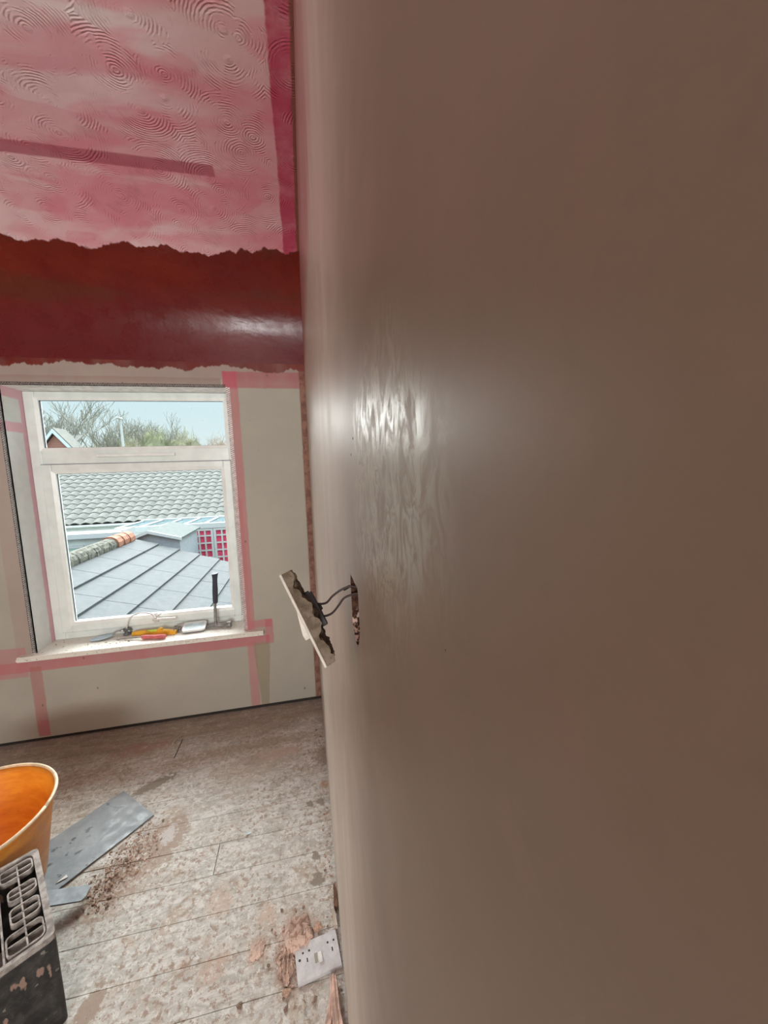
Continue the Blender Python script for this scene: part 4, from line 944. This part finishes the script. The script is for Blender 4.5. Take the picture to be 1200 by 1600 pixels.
def crumb(name, key, loc, size, label, cat, group=None):
    o = bpy.data.objects.new(name, crumb_meshes[(key, random.randrange(3))]); COL.objects.link(o)
    o.location = loc; o.rotation_euler = (0, 0, random.uniform(0, 6.28)); o.scale = (size, size * random.uniform(0.6, 1), size * random.uniform(0.5, 0.9)); tag(o, label, cat, group); return o
rnd = random.Random(9)
for k in range(26):
    p = sp(rnd.uniform(70, 215), rnd.uniform(1001, 1012) - 0) if k < 18 else sp(rnd.uniform(130, 190), rnd.uniform(1003, 1010))
    if p.y < SF + 0.012 or p.x < XL + 0.02: continue
    crumb('grit_crumb', 'b' if k % 3 else 'd', p, rnd.uniform(0.004, 0.009), 'tiny grit crumb on the left end of the white window board', 'debris', 'grit crumbs on the window board')

# ================================================================== ON THE FLOOR
# ---- orange tub
M_OR = G('orange_plastic', 0.45, 0.5)
xx_, yy_, zz_ = M_OR.xyz(); n = M_OR.noise(9, 5, 0.65, stretch=(1, 1, 3)); n2 = M_OR.noise(24, 5, 0.7)
M_OR.color(M_OR.mix(M_OR.ss(n2, 0.55, 0.75, 0, 0.35), M_OR.mix(M_OR.ss(n, 0.35, 0.65), (0.72, 0.24, 0.015), (0.84, 0.34, 0.03)), (0.42, 0.20, 0.08)))
M_OR.b.inputs['Subsurface Weight'].default_value = 0.0
M_OR = M_OR.m
TZ = 0.30; tubc = (-1.189, 1.375); TRr = 0.248
tub = empty('builders_tub', (tubc[0], tubc[1], 0.007)); tag(tub, 'orange plastic builders tub with pale rim standing on the boards', 'tub')
h_ = TZ - 0.007
bm = bmesh.new()
r_ = lathe(bm, [(0.185, 0.0), (0.192, 0.004), (0.236, h_ - 0.02), (TRr - 0.004, h_ - 0.006), (TRr - 0.010, h_ - 0.003), (0.232, h_ - 0.02), (0.187, 0.010), (0.18, 0.006), (0.001, 0.005)], 72)
bm.faces.new(r_[0]); link('body', bm, M_OR, tub, True)
bm = bmesh.new(); tube(bm, [(TRr * math.cos(a / 72 * 2 * PI) * 0.985, TRr * math.sin(a / 72 * 2 * PI) * 0.985, h_) for a in range(73)], 0.0055, 8); link('rim', bm, simple('pale_dusty_rim', (0.74, 0.60, 0.40), 0.5), tub, True)['label'] = 'pale dusty rim'
# ---- slate
def slate_mat():
    g = G('grey_slate', 0.38, 0.5); n = g.noise(12, 6, 0.7, dist=0.5); n2 = g.noise(45, 5, 0.7); n3 = g.noise(28, 3, 0.5)
    c = g.mix(g.ss(n, 0.3, 0.7), (0.185, 0.215, 0.24), (0.29, 0.32, 0.34)); c = g.mix(g.ss(n2, 0.55, 0.7, 0, 0.5), c, (0.36, 0.38, 0.39)); c = g.mix(g.ss(n3, 0.64, 0.70, 0, 0.8), c, (0.07, 0.08, 0.10))
    g.color(c); g.rough(g.ss(n3, 0.35, 0.7, 0.55, 0.25)); g.normal(g.bump(n, 0.3, 0.004)); return g.m
M_SL = slate_mat()
tip, rgt = Vector((-0.894, 1.757, 0.001)), Vector((-0.712, 1.590, 0.001)); wv = rgt - tip; lv_ = Vector((-0.676, -0.737, 0)); lv_ = Vector((wv.y, -wv.x, 0)).normalized()
bm = bmesh.new(); rnd = random.Random(2); pts = []
lefts = [tip + lv_ * (0.44 * i / 16) + (wv.normalized() * rnd.uniform(0, 0.003)) for i in range(17)]
rights = [rgt + lv_ * (0.44 * i / 16) - (wv.normalized() * rnd.uniform(0, 0.002)) for i in range(17)]
poly_prism(bm, lefts + rights[::-1], (0, 0, 0.0052)); o = link('roof_slate', bm, M_SL); tag(o, 'grey rectangular roof slate lying at an angle beside the orange tub', 'slate')
# ---- short grey strip propped against the crate
s0 = at(60, 1408, 2, 0.060); s1 = at(136, 1396, 2, 0.026)
d = (s1 - s0); ln = d.length; d.normalize(); sd_ = Vector((-d.y, d.x, 0)).normalized() * 0.026; up_ = d.cross(sd_).normalized()
if up_.z < 0: up_ = -up_
s0 = s0 + d * 0.012
bm = bmesh.new(); P = [s0 - sd_, s0 + sd_, s0 + d * (ln - 0.02) + sd_, s0 + d * (ln - 0.008) + sd_ * 0.7, s0 + d * (ln - 0.012) - sd_ * 0.5, s0 + d * (ln - 0.022) - sd_]
poly_prism(bm, P, up_ * 0.005); o = link('slate_offcut', bm, simple('dusty_slate', (0.27, 0.31, 0.34), 0.6, var=0.2, nscale=30)); tag(o, 'short grey slate offcut propped against the side of the black crate', 'slate')

# ---- black crate upside down, cracked grid base upwards
CZ = 0.262
F = at(59, 1323, 2, CZ); N = at(87, 1457, 2, CZ)
vy = (F - N); LYc = vy.length; vy.normalize(); vx = Vector((-vy.y, vx_ if False else vy.x, 0))   # left of the right-hand edge
cr = empty('plastic_crate', (N.x, N.y, 0.002)); Mx = Matrix.Identity(4)
for i in range(3): Mx[i][0] = -vx[i] if False else vx[i]; Mx[i][1] = vy[i]; Mx[i][2] = (0, 0, 1)[i]; Mx[i][3] = (N.x, N.y, 0.002)[i]
cr.matrix_world = Mx; tag(cr, 'dusty black plastic crate with grid base facing up, in front of the tub', 'crate')
WC = 0.36; HC = CZ - 0.002
def crate_mat():
    g = G('black_crate_plastic', 0.5, 0.4); n = g.noise(26, 6, 0.7); n2 = g.noise(55, 4, 0.6); n3 = g.noise(20, 3, 0.5, stretch=(1.6, 1.6, 0.7))
    c = g.mix(g.ss(n, 0.4, 0.75), (0.018, 0.018, 0.018), (0.075, 0.072, 0.066)); c = g.mix(g.ss(n3, 0.61, 0.65, 0, 0.8), c, (0.36, 0.24, 0.19)); c = g.mix(g.ss(n2, 0.63, 0.69, 0, 0.6), c, (0.35, 0.33, 0.27)); g.color(c); return g.m
def grid_mat():
    g = G('dust_coated_grid', 0.6, 0.4); n = g.noise(40, 5, 0.7)
    c = g.mix(g.ss(n, 0.35, 0.65), (0.20, 0.18, 0.165), (0.44, 0.41, 0.375)); g.color(c); return g.m
M_CR = crate_mat(); M_GR = grid_mat()
# local frame: +x to the left (away from the right edge), +y to the far side, z up; corner at origin
bm = bmesh.new()
t_ = 0.004
# front wall with hand hole at its middle
hx0, hx1, hz0_, hz1_ = 0.110, 0.250, HC - 0.085, HC - 0.040
panel_with_hole(bm, [(0.012, 0, 0), (WC - 0.012, 0, 0), (WC - 0.012, 0, HC - 0.016), (0.012, 0, HC - 0.016)], [(hx0, 0, hz0_), (hx1, 0, hz0_), (hx1, 0, hz1_), (hx0, 0, hz1_)], (0, t_, 0))
box(bm, (0.012, LYc - t_, 0), (WC - 0.012, LYc, HC - 0.016)); 
link('side_panel', bm, M_CR, cr)
bm = bmesh.new()
box(bm, (0.0, 0.012, 0), (t_, LYc - 0.012, HC - 0.016)); box(bm, (WC - t_, 0.012, 0), (WC, LYc - 0.012, HC - 0.016)); link('end_panel', bm, M_CR, cr)
for (ax_, ay_, q) in ((0.012, 0.012, 180), (WC - 0.012, 0.012, 270), (WC - 0.012, LYc - 0.012, 0), (0.012, LYc - 0.012, 90)):
    pr = [(ax_ + 0.012 * math.cos(math.radians(q + 90 * k / 6)), ay_ + 0.012 * math.sin(math.radians(q + 90 * k / 6))) for k in range(7)]
    inn = [(ax_ + 0.008 * math.cos(math.radians(q + 90 * k / 6)), ay_ + 0.008 * math.sin(math.radians(q + 90 * k / 6))) for k in range(7)][::-1]
    bm = bmesh.new(); poly_prism(bm, [(a, b, 0) for a, b in pr + inn], (0, 0, HC - 0.016)); link('corner_post', bm, M_CR, cr)
# rim band of the base
ro = [(a + WC / 2, b + LYc / 2) for a, b in rrect(WC / 2, LYc / 2, 0.014)]; ri = [(a + WC / 2, b + LYc / 2) for a, b in rrect(WC / 2 - 0.014, LYc / 2 - 0.010, 0.020)]
bm = bmesh.new(); panel_with_hole(bm, [(a, b, HC - 0.020) for a, b in ro], [(a, b, HC - 0.020) for a, b in ri], (0, 0, 0.019)); link('base_rim', bm, M_GR, cr)
# grid: main bars, fine bars and rounded cells
bm = bmesh.new(); gh = 0.012
def bar(p, q, wd, h0=HC - 0.016, h1=HC - 0.003):
    p, q = Vector((*p, 0)), Vector((*q, 0)); dd = (q - p).normalized(); s_ = Vector((-dd.y, dd.x, 0)) * wd / 2
    poly_prism(bm, [p - s_ + Vector((0, 0, h0)), q - s_ + Vector((0, 0, h0)), q + s_ + Vector((0, 0, h0)), p + s_ + Vector((0, 0, h0))], (0, 0, h1 - h0))
x_in = 0.014
for xb in (0.092, 0.112, 0.215, 0.235): bar((xb, 0.012), (xb, LYc - 0.012), 0.004 if xb in (0.092, 0.215) else 0.006)
bar((0.050, 0.02), (0.050, LYc - 0.02), 0.0035)
ny = 9
for k in range(1, ny):
    yb_ = LYc * k / ny
    bar((0.098, yb_), (WC - 0.014, yb_), 0.0035)
def cell(x0, x1, y0, y1, wd=0.0035):
    o2 = [(a + (x0 + x1) / 2, b + (y0 + y1) / 2) for a, b in rrect((x1 - x0) / 2, (y1 - y0) / 2, 0.013)]; i2 = [(a + (x0 + x1) / 2, b + (y0 + y1) / 2) for a, b in rrect((x1 - x0) / 2 - wd, (y1 - y0) / 2 - wd, 0.0105)]
    panel_with_hole(bm, [(a, b, HC - 0.016) for a, b in o2], [(a, b, HC - 0.016) for a, b in i2], (0, 0, 0.0145))
for k, (a, b) in enumerate(((0.018, 0.082), (0.104, 0.160), (0.182, 0.226), (0.262, 0.312))):
    cell(0.016 + (0.0 if k in (0, 3) else 0.0), 0.088 - (0.012 if k in (1, 2) else 0), a * LYc / 0.335, b * LYc / 0.335)
    bar((0.018, (a + b) / 2 * LYc / 0.335), (0.086 - (0.012 if k in (1, 2) else 0), (a + b) / 2 * LYc / 0.335), 0.003)
for k in range(4): cell(0.125 + k * 0.0, 0.205, 0.014 + k * 0.085, 0.014 + k * 0.085 + 0.055) if k in (0,) else None
link('base_grid', bm, M_GR, cr)
# inner floor darkness comes from the walls; double bottom lip
# ---- loose socket outlet face on the floor
so = empty('socket_outlet'); B0 = Vector((-0.125, 0.916, 0)); upv = Vector((-0.012, 0.091, 0)).normalized(); rv = Vector((upv.y, -upv.x, 0))
Ms = Matrix.Identity(4)
for i in range(3): Ms[i][0] = rv[i]; Ms[i][1] = upv[i]; Ms[i][2] = (0, 0, 1)[i]; Ms[i][3] = (B0.x, B0.y, 0.0005)[i]
so.matrix_world = Ms; tag(so, 'white double socket outlet face lying on the floor against the plastered wall', 'socket outlet')
M_SO = simple('dusty_white_socket', (0.58, 0.58, 0.59), 0.4, var=0.08, nscale=60)
WS, HS, TS = 0.1235, 0.0915, 0.0095
bm = bmesh.new(); box(bm, (0, 0, 0), (WS, HS, TS), 0.0022); link('face_plate', bm, M_SO, so)
M_HO = simple('socket_slot', (0.03, 0.03, 0.03), 0.8); M_GREY = simple('grey_beige', (0.33, 0.30, 0.25), 0.6)
def slot(x_, y_, wx, wy): 
    bm = bmesh.new(); box(bm, (x_ - wx / 2, y_ - wy / 2, TS - 0.001), (x_ + wx / 2, y_ + wy / 2, TS + 0.0002)); link('pin_hole', bm, M_HO, so)
for cx_ in (0.026, 0.098):
    slot(cx_ - 0.004, 0.066, 0.005, 0.005); slot(cx_ + 0.014, 0.066, 0.005, 0.005); slot(cx_ + 0.006, 0.046, 0.0035, 0.010)
bm = bmesh.new(); tube(bm, [(0.011, 0.052, TS - 0.001), (0.011, 0.052, TS + 0.0004)], 0.0035, 14); link('screw', bm, M_HO, so)
bm = bmesh.new(); box(bm, (0.052, 0.030, TS - 0.001), (0.061, 0.054, TS + 0.0003)); link('switch_recess', bm, M_GREY, so)
bm = bmesh.new(); poly_prism(bm, [(0.063, 0.028, TS), (0.063, 0.052, TS), (0.063, 0.052, TS + 0.002), (0.063, 0.032, TS + 0.007), (0.063, 0.028, TS + 0.006)], (0.010, 0, 0)); link('rocker', bm, M_WHITE, so)

# ---- mound of pink plaster and named chunks
def mound(name, px, py, rx, ry, hgt, seed, label, mat, cells=46):
    p = at(px, py, 2, 0); bm = bmesh.new(); V = {}
    for i in range(cells + 1):
        for j in range(cells + 1):
            u, v = i / cells * 2 - 1, j / cells * 2 - 1; r = math.hypot(u, v)
            edge = 1 + 0.45 * mnoise.noise(Vector((u * 1.8 + seed, v * 1.8, 0))) + 0.2 * mnoise.noise(Vector((u * 6 + seed, v * 6, 3)))
            k = max(0, 1 - (r / max(0.3, edge * 0.85)) ** 2.5)
            z = hgt * k ** 0.6 * (0.55 + 0.5 * mnoise.noise(Vector((u * 4, v * 4, seed))) + 0.4 * abs(mnoise.noise(Vector((u * 10, v * 10, seed))))) if k > 0 else 0
            V[i, j] = (bm.verts.new((u * rx, v * ry, max(z, 0) + 0.0006)), k)
    for i in range(cells):
        for j in range(cells):
            q = [V[i, j], V[i + 1, j], V[i + 1, j + 1], V[i, j + 1]]
            if all(k > 0 for _, k in q): bm.faces.new([v for v, _ in q])
    for v in [v for v in bm.verts if not v.link_faces]: bm.verts.remove(v)
    be = [e for e in bm.edges if len(e.link_faces) == 1]
    r = bmesh.ops.extrude_edge_only(bm, edges=be)
    for g_ in r['geom']:
        if isinstance(g_, bmesh.types.BMVert): g_.co.z = 0.0001
    o = link(name, bm, mat, smooth=False); o.location = (p.x, p.y, 0); tag(o, label, 'debris'); return o
mound('plaster_heap', 466, 1462, 0.060, 0.062, 0.030, 3, 'low pink heap of crumbled plaster just beyond the socket outlet', M_CRP)
mound('plaster_heap', 447, 1505, 0.030, 0.055, 0.020, 8, 'brown crumbly plaster heap left of the socket outlet', simple('brown_rubble', (0.47, 0.34, 0.27), 0.9, var=0.4, nscale=90, bump=0.6, bdist=0.01))
mound('plaster_heap', 402, 1484, 0.026, 0.030, 0.008, 12, 'small flat pinkish plaster splat, left of the larger heaps', M_CRP, 30)
def rock(name, key, px, py, size, label, z=0.0):
    p = at(px, py, 2, 0.003); o = crumb(name, key, (p.x, p.y, z), size, label, 'debris'); return o
rock('plaster_chunk', 'b', 497, 1452, 0.032, 'dark-sided pink plaster chunk by the far edge of the pink heap')
rock('plaster_chunk', 'b', 448, 1551, 0.026, 'reddish plaster chunk at the near left corner of the socket outlet')
rock('plaster_chunk', 'd', 447, 1576, 0.016, 'small red-brown chunk nearest the bottom, left of the pale one')
rock('plaster_chunk', 'w', 474, 1574, 0.018, 'pale plaster chunk in front of the socket outlet')
rock('plaster_chunk', 'd', 492, 1562, 0.016, 'small dark chunk between the pale chunk and the brick piece')
rock('plaster_chunk', 'b', 456, 1483, 0.022, 'brown chunk resting against the left side of the pink heap')
rock('plaster_chunk', 'd', 374, 1571, 0.016, 'flat grey-brown chip alone on the boards left of the socket')
# brick pieces along the wall foot
def slabrock(px, py, L_, W_, H_, rz, seed, label, mat):
    p = at(px, py, 2, 0); bm = bmesh.new(); bmesh.ops.create_grid(bm, x_segments=1, y_segments=1, size=0.1); bm.clear()
    bmesh.ops.create_cube(bm, size=1); bmesh.ops.subdivide_edges(bm, edges=bm.edges[:], cuts=7, use_grid_fill=True)
    for v in bm.verts:
        c_ = v.co.copy(); n_ = mnoise.noise(c_ * 3 + Vector((seed, 0, 0))) * 0.16 + mnoise.noise(c_ * 9 + Vector((seed, 5, 0))) * 0.10
        v.co = c_ * (1 + n_); v.co.x *= (1 - 0.35 * (c_.y + 0.5)) * W_; v.co.y *= L_; v.co.z *= H_
    zm = min(v.co.z for v in bm.verts)
    for v in bm.verts: v.co.z -= zm
    o = link('brick_piece', bm, mat); o.location = (p.x, p.y, 0.001); o.rotation_euler = (0, 0, rz); tag(o, label, 'debris'); return o
M_PB = simple('pinkish_broken_brick', (0.55, 0.38, 0.31), 0.9, var=0.3, nscale=40, bump=0.6, bdist=0.01)
slabrock(526, 1592, 0.13, 0.026, 0.030, 0.05, 1, 'long split pinkish brick piece leaning at the wall foot, bottom of view', M_PB)
slabrock(516, 1590, 0.07, 0.016, 0.020, -0.25, 4, 'thin pink brick sliver left of the long split piece', M_PB)
slabrock(524, 1405, 0.07, 0.012, 0.018, 0.0, 6, 'dark brown splinter of plaster wedged at the wall foot beyond the socket', simple('dark_splinter', (0.16, 0.08, 0.05), 0.9, var=0.4, nscale=50))
slabrock(523, 1440, 0.045, 0.012, 0.016, 0.1, 9, 'pale plaster splinter at the wall foot level with the pink heap', M_CRW)
# loose twine
bm = bmesh.new()
for off in (0, 0.004, -0.004):
    tube(bm, smoothpts([sp(284, 1148, 0.004) + Vector((off, 0, 0)), sp(276, 1154, 0.006), sp(270, 1161, 0.004) + Vector((0, off, 0)), sp(272, 1164, 0.003) + Vector((off, off, 0))]), 0.0016, 6)
o = link('twine', bm, simple('tan_twine', (0.50, 0.44, 0.33), 0.8), smooth=True); tag(o, 'short frayed tan twine curling from the board joint near the far wall', 'twine')
bm = bmesh.new(); tube(bm, smoothpts([sp(260, 1175, 0.003), sp(265, 1178, 0.004), sp(268, 1184, 0.003), sp(269, 1190, 0.003)]), 0.0018, 6)
o = link('twine', bm, simple('tan_twine_short', (0.52, 0.46, 0.36), 0.8), smooth=True); tag(o, 'small hooked scrap of tan twine just in front of the board joint', 'twine')
bm = bmesh.new(); tube(bm, smoothpts([sp(328, 1440, 0.003), sp(327, 1447, 0.004), sp(330, 1452, 0.003), sp(332, 1456, 0.003)]), 0.0013, 6)
o = link('plastic_scrap', bm, M_WHITE, smooth=True); tag(o, 'little white curl of plastic on the boards left of the pink heap', 'scrap')
for px, py, lb3 in ((237, 1208, 'shiny pale scrap of film above the wet streak'), (388, 1303, 'tiny pale blue scrap of film in the middle of the boards')):
    p = sp(px, py, 0.002); bm = bmesh.new()
    poly_prism(bm, [(0.012, 0.004, 0.003), (0.004, -0.002, 0.0), (-0.010, -0.006, 0.004), (-0.004, 0.003, 0.001), (-0.008, 0.010, 0.004), (0.002, 0.005, 0.0)], (0, 0, 0.0015))
    o = link('plastic_scrap', bm, simple('pale_film', (0.62, 0.74, 0.78), 0.3)); o.location = p; tag(o, lb3, 'scrap')
# shard on the slate
bm = bmesh.new(); a = sp(87, 1381, 0.0075); b = sp(104, 1367, 0.0075); c = sp(106, 1371, 0.0075); poly_prism(bm, [a, c, b], (0, 0, 0.002)); o = link('plastic_scrap', bm, M_WHITE); tag(o, 'white pointed shard lying on the grey slate beside the crate', 'scrap')
# crumbs
rnd = random.Random(17); cnt = 0
def scatter(n, f, keys, smin, smax, label, group):
    global cnt
    for k in range(n):
        px, py = f(); p = at(px, py, 2, 0.0)
        if p.x > -0.012 or p.y > Y1 - 0.02: continue
        crumb('plaster_crumb', rnd.choice(keys), (p.x, p.y, 0.0), rnd.uniform(smin, smax), label, 'debris', group); cnt += 1
def along():
    t = rnd.random(); return (503 + (540 - 503) * t - abs(rnd.gauss(0, 7)) - 1, 1130 + (1560 - 1130) * t)
scatter(70, along, 'wbdw', 0.005, 0.014, 'small plaster crumb in the line of debris along the foot of the right wall', 'crumbs along the foot of the plastered wall')
def nearheap(): return (rnd.gauss(462, 26), rnd.gauss(1490, 38))
scatter(60, nearheap, 'bdwp', 0.005, 0.013, 'small broken plaster crumb scattered around the pink heap and socket outlet', 'crumbs around the plaster heaps')
def patch():
    t = rnd.random(); return (240 - 100 * t + rnd.gauss(0, 14), 1300 + 110 * t + rnd.gauss(0, 14))
def patch_ok():
    while True:
        q = patch(); p = at(q[0], q[1], 2, 0); s_ = (p - tip).dot(lv_); c_ = (p - tip).dot(wv.normalized())
        if not (-.01 < s_ < 0.46 and -0.01 < c_ < wv.length + 0.008): return q
scatter(130, patch_ok, 'bbpd', 0.004, 0.013, 'brown crumb in the trail of debris beside the grey slate', 'crumbs trailing beside the slate')
# far too many fine grains to count
bm = bmesh.new()
def grains(n, f, smin, smax):
    for k in range(n):
        px, py = f(); p = at(px, py, 2, 0)
        if p.x > -0.006 or p.y > Y1 - 0.01 or p.y < 0.5 or p.x < -3: continue
        s_ = rnd.uniform(smin, smax); r = [bm.verts.new(p + Vector((rnd.uniform(-s_, s_), rnd.uniform(-s_, s_), 0.0002))) for _ in range(3)]; t = bm.verts.new(p + Vector((0, 0, s_ * 0.6)))
        for i in range(3): bm.faces.new([r[i], r[(i + 1) % 3], t])
grains(2200, patch_ok, 0.0012, 0.004); grains(700, nearheap, 0.001, 0.0035); grains(500, along, 0.001, 0.0035); grains(1800, lambda: (rnd.uniform(60, 520), rnd.uniform(1150, 1600)), 0.0008, 0.0026)
o = link('plaster_dust', bm, simple('plaster_grains', (0.46, 0.33, 0.25), 0.9, var=0.5, nscale=60)); tag(o, 'fine plaster grit and dust strewn over the boards', 'dust', kind='stuff')
bm = bmesh.new(); grains(900, lambda: (rnd.uniform(60, 520), rnd.uniform(1180, 1600)), 0.001, 0.003)
o = link('plaster_flakes', bm, M_CRW); tag(o, 'fine pale plaster flakes strewn over the boards', 'dust', kind='stuff')
# screw heads / nail holes in the skimmed wall
for px, py, lb3 in ((551.5, 685, 'upper of two dark specks in the wall above the switch hole'), (548.5, 710.5, 'lower of two dark specks in the wall above the switch hole'), (696, 1016, 'dark speck in the wall right of the switch hole')):
    p = at(px, py, 0, 0); s_ = 0.0012 if px < 600 else 0.00035
    bm = bmesh.new(); bmesh.ops.create_icosphere(bm, subdivisions=1, radius=s_); 
    for v in bm.verts: v.co.x *= 0.3
    o = link('wall_speck', bm, M_DARK); o.location = (0, p.y, p.z); tag(o, lb3, 'speck')
